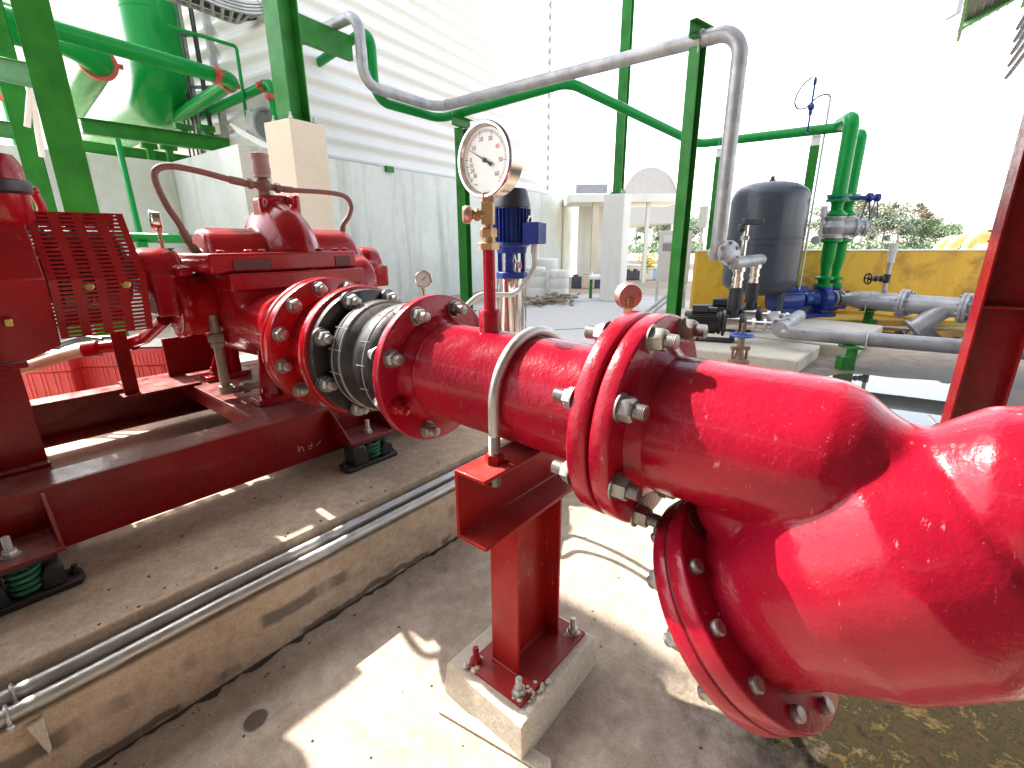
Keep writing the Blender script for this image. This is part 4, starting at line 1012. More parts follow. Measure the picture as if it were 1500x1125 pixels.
# ---- corrugated shed
def corr(g, o, u, L, z0, z1, nn, pit=.34, dep=.085):
    pr = []; z = z0
    while z < z1:
        pr += [(dep * .5 - dep * .5 * math.cos(2 * PI * q / 8), z + pit * q / 8) for q in range(8)]; z += pit
    vs = []; o = V(o)
    for d, z in pr: vs += [o + nn * d + UZ * z, o + u * L + nn * d + UZ * z]
    g.add(vs, [(2 * i, 2 * i + 1, 2 * i + 3, 2 * i + 2) for i in range(len(pr) - 1)]); return g
sh = thing('corrugated_shed', 'tall white corrugated metal shed standing on the concrete wall', 'building', (10, 10.6, HW))
sA = w0 + UX * 1.0 + UY * .32; sB = P(801, 150, 16.0); 
dB = P(801, 290, 1.0); dB.z = 0; sBx = dB * (sA.dot(UY) / dB.dot(UY)); tt = (sBx - sA).dot(UX)
g = G(); corr(g, sA, UX, tt, HW - .05, 15, -UY); obj('front_wall', g, CORR, sh, smooth=False)
g = G(); corr(g, sA, UY, 14, HW - .05, 15, -UX); obj('end_wall', g, CORR, sh, smooth=False)
g = G(); corr(g, sBx, UY, 14, HW - .05, 15, UX); obj('end_wall', g, CORR, sh, smooth=False)
g = G(); g.prism([(0, 0), (tt, 0), (tt, 14), (0, 14)], sA, UX, UY, (0, 0, .06)); g.v = [(x, y, z + 15.1) for x, y, z in g.v]; obj('roof', g, CORR, sh)
g = G(); g.prism([(-.03, -.07), (.06, -.07), (.06, .03), (-.03, .03)], sBx + UZ * (HW - .05), UX, UY, (0, 0, 12)); obj('corner_flashing', g, GREYS, sh)
g = G(); g.prism([(0, 0), (tt, 0), (tt, .08), (0, .08)], sA - UY * .14 + UZ * (HW + .005), UX, UY, (0, 0, .05)); obj('sill_flashing', g, GREYS, sh)
for k, (px, py) in enumerate(((666, 84), (570, 166), (568, 180), (451, 92), (471, 103), (571, 208))):
    pass
g = G(); c = P(569, 251, 11.9); q = w0 + UX * ((V((c.x, c.y, 0)) - w0).dot(UX)) - UY * .03; g.box(q + UZ * (HW - .03), (.22, .1, .12), AZ); tag(obj('wall_cleat', g, GRN), 'tiny green cleat on the top edge of the grey wall', 'bracket')
for k in range(5):
    q = sBx - UX * .25 - UY * .05 + UZ * (4.2 + k * 1.6); 
# cable ladder frame beyond the wall
la = thing('cable_ladder', 'grey galvanised ladder frame with cables climbing the shed, top left', 'cable ladder', (P(300, 150, 11.2).x, P(300, 150, 11.2).y, HW))
g = G()
for px in (284, 322):
    p = P(px + 8, 200, 11.0); g.box((p.x, p.y, 6.6), (.12, .09, 7.0), AZ)
for k in range(8):
    a = P(292, 190, 11.0); b2_ = P(330, 190, 11.0); g.tube([(a.x, a.y, 3.6 + k * .9), (b2_.x, b2_.y, 3.6 + k * .9)], .035, 8)
obj('frame', g, GALV, la)
g = G()
for k in range(4):
    p = P(272 + k * 6, 190, 10.8); g.tube([(p.x, p.y, 3.1), (p.x, p.y, 10)], .018, 6)
p = P(309, 190, 10.9); g.tube([(p.x, p.y, 3.1), (p.x, p.y, 10)], .045, 8); each('cable', g, BLKP, la)
tr = thing('cable_tray', 'grey curved cable tray at the top left above the ladder', 'cable tray', (P(340, 20, 10).x, P(340, 20, 10).y, 5))
cen = spline([P(236, -14, 9.5), P(290, 4, 9.8), P(330, 20, 10.0), P(360, 26, 10.2), P(384, 16, 10.5), P(398, -14, 10.8)], 8)
g = G()
for off in (-.17, .17):
    pts = []
    for i, p in enumerate(cen):
        t = (cen[min(i + 1, len(cen) - 1)] - cen[max(i - 1, 0)]); t.z = 0; t.normalize(); s = V((t.y, -t.x, 0)); pts.append(p + s * off * 1.6)
    for dz in (0, .05, .10, .15): g.tube([q + UZ * dz for q in pts], .028, 6)
for i in range(0, len(cen), 3):
    t = (cen[min(i + 1, len(cen) - 1)] - cen[max(i - 1, 0)]); t.z = 0; t.normalize(); s = V((t.y, -t.x, 0)); g.tube([cen[i] - s * .27, cen[i] + s * .27], .03, 6)
obj('tray', g, GALV, tr)
g = G(); 
for o_ in (-.1, 0, .1): g.tube([p + UZ * .05 + V((o_, o_, 0)) for p in cen], .045, 6)
each('cable', g, BLKP, tr)
g = G(); fc_ = P(388, 185, 10.3); g.lathe([(.28, -.12), (.32, -.12), (.32, .12), (.28, .12), (.28, -.12)], fc_, -UY, 28)
for k in range(5): g.lathe([(.05 + .05 * k, .10), (.056 + .05 * k, .10), (.056 + .05 * k, .112), (.05 + .05 * k, .112), (.05 + .05 * k, .10)], fc_, -UY, 28)
g.box(fc_ + UY * .08, (.5, .14, .5), AZ); tag(obj('wall_fan', g, GREYS), 'small grey vent fan on the wall top, left of the tan plinth', 'fan')
vent = [P(340, 182, 10.2), P(392, 216, 9.9)]
for k in range(3):
    g = G(); g.tube([P(338 + 4 * k, 182 + 5 * k, 10.2), P(395, 214 + 3 * k, 9.9)], .022, 6); tag(obj('slack_cable', g, WHT), ['upper', 'middle', 'lower'][k] + ' pale slack cable sagging over the wall left of the tan plinth', 'cable', 'pale cables over the wall')

# ---- vertical multistage pump
vp = P(750, 440, 4.05); vx, vy = vp.x, vp.y
mp_ = thing('vertical_pump', 'upright pump with a blue ribbed motor and stainless sleeve, behind the dial gauge', 'pump', (vx, vy, .335))
zt = zat(vp, 750, 276)
def L3(name, prof, mat, seg=36, ang=35): g = G(); g.lathe(prof, (vx, vy, 0), UZ, seg); return obj(name, g, mat, mp_, ang=ang)
k_ = lambda py: zat(vp, 750, py)
L3('fan_cover', [(.03, k_(276)), (.115, k_(277)), (.128, k_(281)), (.150, k_(299)), (.152, k_(304)), (.10, k_(305))], BLKP)
g = G(); g.lathe([(.128, k_(303)), (.128, k_(355)), (.1, k_(356))], (vx, vy, 0), UZ, 36)
for k in range(28):
    a = 2 * PI * k / 28; g.box((vx + .139 * math.cos(a), vy + .139 * math.sin(a), (k_(306) + k_(354)) / 2), (.030, .006, k_(306) - k_(354)), a)
obj('motor_body', g, BLUE, mp_, bevel=0)
L3('motor_flange', [(.10, k_(354)), (.150, k_(355)), (.152, k_(359)), (.125, k_(362)), (.12, k_(370)), (.10, k_(371))], BLUE)
g = G(); rt = (LH * .9 - FH * .45).normalized(); fw_ = V((-rt.y, rt.x, 0)); bx = V((vx, vy, (k_(328) + k_(357)) / 2)) + rt * .20
g.prism([(-.07, -.085), (.07, -.085), (.07, .085), (-.07, .085)], bx - UZ * .08, rt, fw_, (0, 0, .165)); obj('terminal_box', g, BLUE, mp_, bevel=.008)
g = G(); pts = [V((vx, vy, k_(324))) + rt * .155 + UZ * .03 * math.sin(a) + fw_ * .03 * math.cos(a) for a in [R(20 * i) for i in range(18)]]; g.tube(pts, .009, 8, closed=True); obj('lifting_eye', g, STEEL, mp_)
g = G()
for k in range(4):
    a = .5 + k * PI / 2; g.box((vx + .095 * math.cos(a), vy + .095 * math.sin(a), (k_(370) + k_(397)) / 2), (.035, .06, k_(370) - k_(397)), a)
g.lathe([(.09, k_(397)), (.128, k_(398)), (.13, k_(407)), (.09, k_(408))], (vx, vy, 0), UZ, 32); obj('motor_stool', g, BLUE, mp_, bevel=.004)
L3('coupling', [(.05, k_(369)), (.055, k_(380)), (.03, k_(382)), (.055, k_(385)), (.055, k_(398))], STEEL)
L3('stage_sleeve', [(.06, k_(404)), (.100, k_(406)), (.100, .52), (.06, .515)], STEEL, 48)
L3('pump_foot', [(.05, .337), (.17, .338), (.17, .36), (.13, .38), (.12, .50), (.115, .53), (.05, .53)], BLUE)
g = G()
for k in range(4):
    a = .9 + k * PI / 2; g.cyl((vx + .118 * math.cos(a), vy + .118 * math.sin(a), .36), (vx + .118 * math.cos(a), vy + .118 * math.sin(a), k_(402)), .007, seg=8)
each('tie_rod', g, STEEL, mp_)
g = G(); g.prism([(-.02, -.001), (.02, -.001), (.02, .003), (-.02, .003)], V((vx, vy, k_(392))) - FH * .115 + LH * .06, LH, -FH, (0, 0, .05)); obj('name_plate', g, STEEL, mp_)
c0 = bx - UZ * .085
g = G(); g.tube(spline([c0 + UZ * .01, c0 - UZ * .06, c0 - UZ * .20 - rt * .01, P(756, 428, 3.85), P(733, 432, 3.75), P(706, 432, 3.6), P(686, 446, 3.5), P(672, 470, 3.45)]), .020, 12); obj('conduit', g, GREYC, mp_)
g = G(); g.cyl(c0 - UZ * .07, c0 + UZ * .01, .026); obj('cable_gland', g, GREYC, mp_)

# ---- booster set on concrete block
Zb = .155
g = G(); g.prism([(6.22, .895), (7.35, .84), (7.40, 2.0), (8.9, 2.0), (8.9, 3.2), (6.05, 3.2), (6.13, 2.1)], (0, 0, -.1), (1, 0, 0), (0, 1, 0), (0, 0, .1 + Zb)); tag(obj('concrete_block', g, BLOCK, None, bevel=.02), 'pale concrete pad under the black booster pumps', 'pad')
g = G(); g.prism([(7.42, .50), (9.6, .30), (9.9, 1.98), (7.42, 1.98)], (0, 0, -.1), (1, 0, 0), (0, 1, 0), (0, 0, .1 + .17)); tag(obj('concrete_block', g, BLOCK, None, bevel=.02), 'pale concrete pad under the two dark blue pumps', 'pad')
def booster(px, fw, lab):
    c = P(px, 470, fw); x, y = c.x, c.y; ax_ = (LH * .93 - FH * .37).normalized(); sd = V((-ax_.y, ax_.x, 0)); zc = Zb + .25; o = V((x, y, zc))
    t = thing('booster_pump', lab, 'pump', (x, y, Zb), 'black booster pumps')
    g = G(); g.lathe([(.03, -.34), (.13, -.335), (.15, -.31), (.15, -.24), (.135, -.235), (.135, .10), (.155, .11), (.155, .14), (.05, .15)], o, ax_, 32)
    for k in range(26):
        a = 2 * PI * k / 26; m = Mx((ax_, sd, UZ)).transposed() @ Mx.Rotation(a, 3, 'X'); g.box(o + ax_ * -.07 + m @ V((0, 0, .142)), (.30, .006, .022), m)
    obj('motor', g, BLK, t)
    g = G(); m = Mx((ax_, sd, UZ)).transposed(); g.box(o + ax_ * -.14 + UZ * .19, (.20, .17, .09), m); g.box(o + ax_ * .02 + UZ * .175, (.12, .13, .06), m); obj('terminal_box', g, BLKP, t, bevel=.01)
    g = G(); g.lathe([(.05, .15), (.17, .155), (.175, .19), (.13, .20), (.05, .20)], o, ax_, 32); obj('adapter', g, BLK, t)
    g = G(); g.lathe([(.05, .20), (.115, .205), (.115, .36), (.05, .365)], o, ax_, 32); obj('stage_casing', g, STEEL, t)
    g = G(); g.lathe([(.05, .36), (.135, .365), (.14, .42), (.10, .45), (.05, .455)], o, ax_, 32); g.cyl(o + ax_ * .28, o + ax_ * .28 + UZ * .24, .055, seg=20); g.cyl(o + ax_ * .28 + UZ * .20, o + ax_ * .28 + UZ * .24, .09, seg=20); obj('pump_head', g, BLK, t)
    g = G(); g.box(o + ax_ * -.02 - UZ * .235, (.62, .26, .025), m); g.box(o + ax_ * .30 - UZ * .19, (.06, .2, .1), m); g.box(o + ax_ * -.15 - UZ * .19, (.06, .2, .1), m); obj('foot_frame', g, BLK, t, bevel=.003)
    d = o + ax_ * .28 + UZ * .24
    g = G(); g.lathe([(.05, 0), (.085, .003), (.09, .03), (.085, .20), (.09, .23), (.05, .235)], d, UZ, 24); obj('check_valve', g, BLKP, t, bevel=.0)
    g = G(); g.lathe([(.06, .235), (.068, .24), (.068, .28), (.060, .285), (.060, .33), (.072, .335), (.072, .37), (.062, .375), (.062, .44), (.08, .45), (.08, .50), (.05, .505)], d, UZ, 24); obj('union', g, STEEL, t)
    s0 = o + ax_ * .455
    g = G(); g.cyl(s0 - ax_ * .02, s0 + ax_ * .10, .07); g.hexa(s0 + ax_ * .06, ax_, .085, .05); g.cyl(s0 + ax_ * .10, s0 + ax_ * .42, .056); g.hexa(s0 + ax_ * .2, ax_, .08, .04); g.cyl(s0 + ax_ * .30, s0 + ax_ * .34, .075); obj('suction_union', g, STEEL, t)
    return d, s0, ax_
dd = [booster(1040, 6.55, 'black booster pump with a finned motor on the pale pad, the nearer of the two'), booster(1066, 7.25, 'black booster pump half hidden behind the nearer one, below the slate tank')]
# manifolds
d0, d1 = dd[0][0], dd[1][0]
mf = thing('discharge_manifold', 'silver manifold with two sensors above the black booster pumps', 'manifold', (d0.x, d0.y, 1.0))
m0 = V((d0.x, d0.y, d0.z + .56)); m1 = V((d1.x, d1.y, d0.z + .56)); dm = (m1 - m0).normalized()
g = G(); g.tube([m0 - dm * .25, m1 + dm * .25], .082, 20); g.ball(m1 + dm * .25, .082); g.ball(m0 - dm * .25, .082); g.cyl(V((d1.x, d1.y, d0.z + .48)), m1, .06)
obj('manifold_pipe', g, SILV, mf)
q = P(1089, 366, 6.7); g = G(); g.tube([V((q.x, q.y, m0.z)), V((q.x, q.y, zat(q, 1091, 330)))], .035, 12); g.hexa(V((q.x, q.y, zat(q, 1091, 352))), UZ, .055, .06); obj('sensor_riser', g, STEEL, mf)
zq = zat(q, 1091, 325); g = G(); g.box(V((q.x, q.y, zq)) + LH * .08, (.26, .10, .075), math.atan2(LH.y, LH.x)); g.cyl(V((q.x, q.y, zq - .04)) - LH * .10 - UZ * .04, V((q.x, q.y, zq - .04)) - LH * .04 - UZ * .04, .05, seg=16); obj('pressure_switch', g, BLKP, mf, bevel=.008)
# suction manifold and the long silver suction pipe
s0 = dd[0][1] + dd[0][2] * .45; s1 = dd[1][1] + dd[1][2] * .45
zc = s0.z
mfl = P(1147, 487, 6.15); mfl.z = .34
sm = thing('suction_pipe_line', 'long silver pipe leaving the booster pumps low to the right, with a bolted elbow flange', 'pipe', (mfl.x, mfl.y, .2))
e1 = P(1146, 487, 6.0); e2 = P(1460, 527, 4.95); e2.z = e1.z
d12 = (e2 - e1).normalized()
g = G(); g.tube(rpath([P(1133, 464, 6.5), e1, e2 + d12 * 1.6], .12), .083, 22); obj('pipe', g, SILV, sm, ang=60)
g = G()
for f in (.42, .62, .92): collar(g, e1, e2, f, .0865, .014)
each('weld_bead', g, SILV, sm)
nf = V((-.45, -.82, .35)).normalized(); fcn = P(1143, 478, 6.2)
g = G(); g.lathe([(.02, 0), (.155, 0), (.16, .005), (.16, .03), (.155, .035), (.02, .035)], fcn, nf, 36); obj('flange', g, SILV, sm)
w = UZ.cross(nf).normalized(); u2 = nf.cross(w)
for k in range(6):
    a = R(30 + 60 * k); g = G(); g.hexa(fcn + nf * .035 + (w * math.cos(a) + u2 * math.sin(a)) * .125, nf, .026, .022); obj('bolt', g, RUST, sm)
g = G(); a = s0 + UZ * 0; b = s1; g.tube([a - (b - a).normalized() * .3, b + (b - a).normalized() * .2], .09, 18); obj('header', g, SILV, sm)
def low_stand(px, py, fw, ztop, lab, arm=True):
    c = P(px, py, fw); x, y = c.x, c.y
    t = thing('pipe_stand', lab, 'pipe stand', (x, y, 0), 'low green pipe stands')
    g = G(); g.chan((x, y, 0), (0, 0, ztop - .02), LH, FH, .05, .12, .008, .008); obj('upright', g, GRN, t)
    g = G(); g.box((x, y, ztop - .01), (.16, .22, .02), math.atan2(LH.y, LH.x)); obj('saddle_plate', g, GRN, t)
    if arm: g = G(); g.box(V((x, y, .08)) - LH * .05, (.12, .12, .16), math.atan2(LH.y, LH.x)); obj('foot_block', g, GRN, t, bevel=.004)
    return t, V((x, y, ztop))
def strap(c, t, r, par):
    s = V((t.y, -t.x, 0)).normalized(); g = G()
    g.tube([c + s * r - UZ * r * 1.2, c + s * r] + [c + s * r * math.cos(R(a)) + UZ * r * math.sin(R(a)) for a in range(20, 180, 20)] + [c - s * r, c - s * r - UZ * r * 1.2], .009, 8); obj('u_bolt', g, GALV, par)
c = e1.lerp(e2, .43); tS_, _ = low_stand(1244, 520, V((c.x, c.y, 0)).dot(FH), c.z - .085, 'low green stand under the long silver pipe, beside the puddle'); strap(c, d12, .09, tS_)
# gate valve with blue handwheel
gv = P(1083, 520, 4.7); x, y = gv.x, gv.y
t = thing('gate_valve', 'rusty gate valve stem with a blue handwheel, in front of the pale pad', 'valve', (x, y, 0)); zw = zat(gv, 1085, 491)
g = G(); g.cyl((x, y, 0), (x, y, .28), .06); g.lathe([(.06, .28), (.10, .29), (.10, .33), (.05, .35), (.03, zw - .14), (.035, zw - .1), (.03, zw - .02), (.0, zw - .02)], (x, y, 0), UZ, 20)
for s in (-1, 1):
    g.tube([V((x, y, .33)) + LH * .07 * s, V((x, y, zw - .12)) + LH * .07 * s], .014, 8); g.hexa(V((x, y, zw - .15)) + LH * .07 * s, UZ, .026, .03)
g.box((x, y, zw - .13), (.18, .05, .03), math.atan2(LH.y, LH.x)); g.cyl((x, y, zw - .1), (x, y, zw + .12), .016)
obj('valve_body', g, RUST, t)
g = G(); g.tube([(x + .105 * math.cos(a), y + .105 * math.sin(a), zw) for a in [R(15 * i) for i in range(24)]], .013, 8, closed=True); g.cyl((x, y, zw - .02), (x, y, zw + .02), .03)
for k in range(4): g.tube([(x, y, zw), (x + .1 * math.cos(k * PI / 2 + .4), y + .1 * math.sin(k * PI / 2 + .4), zw)], .011, 8)
obj('handwheel', g, plain('blue_handwheel_paint', (.03, .08, .35), .4), t)

# ---- slate pressure tank
tk = P(1120, 347, 8.3); x, y = tk.x, tk.y; K = lambda py: zat(tk, 1120, py); rt_ = .575
tn = thing('pressure_tank', 'big slate grey pressure tank with domed ends on short legs, behind the silver drop pipe', 'tank', (x, y, .3))
zT, zB = K(266), K(432); 
g = G(); pr = [(.02, zB)]
for a in range(8, 91, 8): pr.append((rt_ * math.sin(R(a)) ** .75, zB + .26 * (1 - math.cos(R(a)))))
pr += [(rt_, zB + .30), (rt_, (zB + zT) / 2 - .075), (rt_ + .008, (zB + zT) / 2 - .07), (rt_ + .008, (zB + zT) / 2 - .045), (rt_, (zB + zT) / 2 - .04), (rt_, (zB + zT) / 2 + .02), (rt_ + .008, (zB + zT) / 2 + .025), (rt_ + .008, (zB + zT) / 2 + .05), (rt_, (zB + zT) / 2 + .055), (rt_, zT - .30)]
for a in range(82, 7, -8): pr.append((rt_ * math.sin(R(a)) ** .75, zT - .26 * (1 - math.cos(R(a)))))
pr.append((.02, zT)); g.lathe(pr, (x, y, 0), UZ, 64); obj('shell', g, TANKM, tn, ang=50)
g = G(); g.cyl((x, y, zT - .01), (x, y, zT + .08), .03, seg=14); g.cyl((x, y, zT - .01), (x, y, zT + .03), .05, seg=14); obj('top_valve', g, BLKP, tn)
for k in range(3):
    a = R(20 + 120 * k); g = G(); g.box((x + (rt_ - .17) * math.cos(a), y + (rt_ - .17) * math.sin(a), (.17 + zB + .15) / 2), (.05, .16, zB + .15 - .17), a); obj('leg', g, TANKM, tn)
g = G(); g.prism([(7.45, 1.99), (9.7, 1.99), (9.7, 3.6), (7.45, 3.6)], (0, 0, .05), (1, 0, 0), (0, 1, 0), (0, 0, .115)); tag(obj('concrete_pad', g, BLOCK, None, bevel=.02), 'low pale concrete base under the slate tank', 'pad')

# ---- control cabinet, small box
cb = P(985, 400, 11.0); x, y = cb.x, cb.y; t = thing('control_cabinet', 'beige control cabinet standing beside the tall green post', 'cabinet', (x, y, .35))
z0_, z1_ = zat(cb, 985, 412), zat(cb, 985, 338); cu_ = (LH * .96 - FH * .28).normalized(); cv = V((-cu_.y, cu_.x, 0))
CAB = plain('beige_cabinet_enamel', (.66, .63, .56), .45, var=.05)
g = G(); g.prism([(-.34, -.14), (.34, -.14), (.34, .14), (-.34, .14)], V((x, y, z0_)), cu_, cv, (0, 0, z1_ - z0_)); obj('body', g, CAB, t, bevel=.01)
g = G(); g.prism([(-.30, -.148), (.30, -.148), (.30, -.1405), (-.30, -.1405)], V((x, y, z0_ + .05)), cu_, cv, (0, 0, z1_ - z0_ - .1)); obj('door', g, CAB, t, bevel=.004)
g = G(); g.prism([(-.26, -.152), (.10, -.152), (.10, -.1485), (-.26, -.1485)], V((x, y, z1_ - .43)), cu_, cv, (0, 0, .17)); obj('display', g, plain('grey_display', (.28, .27, .26), .3), t)
g = G(); g.prism([(-.24, -.152), (-.02, -.152), (-.02, -.1485), (-.24, -.1485)], V((x, y, z1_ - .22)), cu_, cv, (0, 0, .12)); obj('paper_label', g, WHT, t)
g = G()
for s in (-.3, .3): g.box(V((x, y, z0_ / 2)) + cu_ * s, (.05, .05, z0_))
each('leg', g, GALV, t)
g = G(); g.tube(spline([V((x, y, z0_)) + cu_ * .2, V((x, y, z0_ - .2)) + cu_ * .17, V((x, y, .30)) - cu_ * .1 - cv * .4, V((x, y, .05)) - cu_ * .5 - cv * 1.2]), .04, 8); g.tube(spline([V((x, y, z0_)) + cu_ * .3, V((x, y, z0_ - .25)) + cu_ * .26, V((x, y, .26)) - cu_ * .02 - cv * .5, V((x, y, .04)) - cu_ * .4 - cv * 1.3]), .035, 8); each('conduit', g, GREYC, t)
c = P(1030, 318, 10.4); g = G(); g.box(c, (.22, .14, .42), AZ); g.cyl(c - UZ * .2, V((c.x, c.y, .1)), .03, seg=8); tag(obj('junction_box', g, CAB, None, bevel=.008), 'small grey junction box with a drop pipe on the slim far green post', 'box')

# ---- twin green risers with valves, on blue pumps
def riser(px, pyb, fw, pxt, pyt, lab, k):
    c = P(px, pyb, fw); x, y = c.x, c.y; K = lambda a: zat(c, px + (pyb - a) * .08, a); r = .11
    t = thing('green_riser', lab, 'pipe', (x, y, .9), 'green risers over the blue pumps')
    zt_ = K(pyt); back = GF if k == 0 else GF + V((.6, .25, .0))
    top = V((x, y, zt_))
    g = G(); g.tube(rpath([V((x, y, K(288))), top, top + V((.42, .20, 0))] if k == 0 else [V((x, y, K(293))), top, top + V((.2, .1, 0))], .14), r * (1 if k == 0 else .9), 22); obj('pipe', g, GRNP, t, ang=60)
    g = G()
    for z in (K(287), K(294)): g.cyl((x, y, z - .02), (x, y, z + .02), r * 1.6, seg=28)
    obj('flange', g, GRNP, t)
    g = G(); zv = K(290.5); g.cyl((x, y, zv - .025), (x, y, zv + .025), r * 1.45, seg=28); g.cyl(V((x, y, zv)), V((x, y, zv)) + LH * .42 - FH * .1, .035, seg=12); e = V((x, y, zv)) + LH * .42 - FH * .1; g.cyl(e, e + LH * .05, .075, seg=16); g.tube([e, e - UZ * .38 + LH * -.05], .012, 6); g.tube([e + LH * .03, e - UZ * .36 + LH * .1], .012, 6); obj('butterfly_valve', g, BLUD, t)
    g = G(); g.lathe([(r, K(294)), (r * .8, K(300)), (r * .8, K(308)), (r * 1.3, K(312)), (r * 1.5, K(313)), (r * 1.5, K(316)), (.05, K(316))], (x, y, 0), UZ, 24); obj('spool', g, GRNP, t)
    g = G(); g.lathe([(.05, K(316)), (r * 1.5, K(317)), (r * 1.5, K(320)), (r * 1.35, K(324)), (r * 1.7, K(333)), (r * 1.35, K(343)), (r * 1.5, K(346)), (r * 1.5, K(349)), (.05, K(349))], (x, y, 0), UZ, 28); cc = V((x, y, K(333))); g.cyl(cc, cc + LH * .30 - FH * .05, .13, seg=20); g.cyl(cc + LH * .30 - FH * .05, cc + LH * .35 - FH * .06, .16, seg=20)
    for a in range(6): q = cc + LH * .35 - FH * .06 + UZ * .13 * math.sin(a * 1.05) + FH * .13 * math.cos(a * 1.05); g.hexa(q, LH, .025, .03)
    obj('check_valve', g, SILV, t)
    g = G(); g.lathe([(.05, K(349)), (r * 1.5, K(350)), (r * 1.5, K(354)), (r * .95, K(356)), (r * .95, K(380)), (r * .62, K(398)), (r * .62, K(404)), (r * 1.3, K(406)), (r * 1.3, K(409)), (r * .8, K(410)), (r * .8, K(414)), (r * 1.3, K(415)), (r * 1.3, K(419)), (.03, K(420))], (x, y, 0), UZ, 28); obj('reducer', g, GRNP, t)
    g = G(); q = V((x, y, 0)) - LH * .20; g.tube([V((q.x, q.y, K(349))), V((q.x, q.y, K(318)))], .028, 8); g.cyl(V((q.x, q.y, K(318))), V((q.x, q.y, K(302))), .05, seg=12); q2 = V((q.x, q.y, K(352))) - LH * .05; g.cyl(q2, q2 - LH * .05 - FH * .05, .07, seg=14); obj('air_vent', g, BRASS if k else GREYC, t)
    # blue pump
    zc = K(438); bl = thing('end_suction_pump', ['dark blue pump on the pale pad under the nearer green riser', 'dark blue pump behind the nearer one, under the farther green riser'][k], 'pump', (x, y, .17), 'dark blue pumps')
    ax_ = (LH * .97 + FH * .2).normalized(); o = V((x, y, zc)); m = Mx((ax_, V((-ax_.y, ax_.x, 0)), UZ)).transposed()
    g = G(); g.lathe([(.03, -.12), (.16, -.11), (.23, -.06), (.235, .06), (.16, .11), (.10, .13), (.10, .22), (.03, .22)], o, ax_, 32); g.cyl(o, V((x, y, K(420))), .10, seg=20); g.cyl(V((x, y, K(422))), V((x, y, K(419))), .15, seg=20); obj('volute', g, BLUD, bl)
    g = G(); g.lathe([(.03, -.36), (.10, -.35), (.12, -.30), (.10, -.2), (.14, -.12), (.03, -.12)], o, ax_, 24); g.cyl(o - ax_ * .46, o - ax_ * .34, .03); obj('bearing_bracket', g, BLUD, bl)
    g = G(); g.lathe([(.03, -1.0), (.17, -.99), (.19, -.95), (.19, -.52), (.17, -.47), (.03, -.46)], o, ax_, 28)
    for q in range(20): mm = m @ Mx.Rotation(q * PI / 10, 3, 'X'); g.box(o - ax_ * .73 + mm @ V((0, 0, .195)), (.40, .008, .03), mm)
    g.box(o - ax_ * .75 + UZ * .22, (.2, .2, .1), m); obj('motor', g, BLUD, bl)
    g = G(); g.box(V((x, y, .215)) - ax_ * .42, (1.25, .36, .06), m); g.box(V((x, y, (.24 + zc) / 2)), (.14, .3, zc - .26), m); g.box(V((x, y, (.24 + zc) / 2)) - ax_ * .75, (.3, .26, zc - .28), m); obj('base_frame', g, BLUD, bl, bevel=.006)
    return x, y, zc, ax_, bl
ra = riser(1205, 420, 8.5, 1234, 172, 'thick green riser pipe with blue and silver valves, the nearer of the twin pair', 0)
rb = riser(1222, 412, 9.5, 1248, 196, 'green riser pipe with valves, the farther of the twin pair', 1)
# suction lines with strainers
def suction(rr, pxs, py0, pxe, pye, fw1, lab, near):
    x, y, zc, ax_, bl = rr; s = V((x, y, zc)) + ax_ * .22; z = zc - .04
    t = thing('suction_line', lab, 'pipe', (s.x + .5, s.y - .6, .2), 'silver suction lines')
    g = G(); g.cyl(s, s + ax_ * .025, .15, seg=28); g.cyl(s + ax_ * .15, s + ax_ * .175, .15, seg=28); obj('flange', g, SILV, t)
    g = G(); g.lathe([(.08, .025), (.10, .05), (.115, .085), (.10, .125), (.08, .15)], s, ax_, 24); obj('rubber_joint', g, BLK, t)
    e = P(pxe, pye, fw1); e.z = z; a = s + ax_ * .175; d = (e - a); d.z = 0; L = d.length; d.normalize()
    g = G(); g.lathe([(.09, 0), (.095, .06), (.15, .30), (.152, .42), (.152, L * .44), (.08, L * .44)], a + V((0, 0, z - a.z)) * 0, d, 32); obj('pipe', g, SILV, t)
    for f in (.44, .80):
        g = G(); q = a + d * L * f; g.cyl(q - d * .045, q - d * .004, .225, seg=36); g.cyl(q + d * .004, q + d * .045, .225, seg=36); g.cyl(q - d * .004, q + d * .004, .20, seg=28)
        sx = UZ.cross(d)
        for k in range(8):
            w = (UZ * math.cos(k * PI / 4 + .39) + sx * math.sin(k * PI / 4 + .39)) * .19; g.hexa(q + w + d * .045, d, .024, .03); g.hexa(q + w - d * .045, -d, .024, .03)
        obj('flange', g, SILV, t)
    g = G(); q0, q1 = a + d * L * .44, a + d * L * .80; g.cyl(q0, q1, .15, seg=28); mid = q0.lerp(q1, .75); sd = (-d * .62 - UZ * .66 - V((d.y, -d.x, 0)) * -.35).normalized()
    g.cyl(mid, mid + sd * .50, .135, seg=28); g.cyl(mid + sd * .50, mid + sd * .54, .17, seg=28); obj('strainer', g, SILV, t)
    g = G(); g.cyl(q1, e + d * 3.0, .15, seg=28); obj('pipe', g, SILV, t)
    return t, a, d, L
t1_, a1_, d1_, L1_ = suction(ra, 0, 0, 1470, 458, 6.9, 'silver flanged suction line with a Y strainer running right, the nearer of two', 1)
t2_, a2_, d2_, L2_ = suction(rb, 0, 0, 1470, 447, 7.7, 'silver flanged suction line behind the nearer one, in front of the yellow wall', 0)
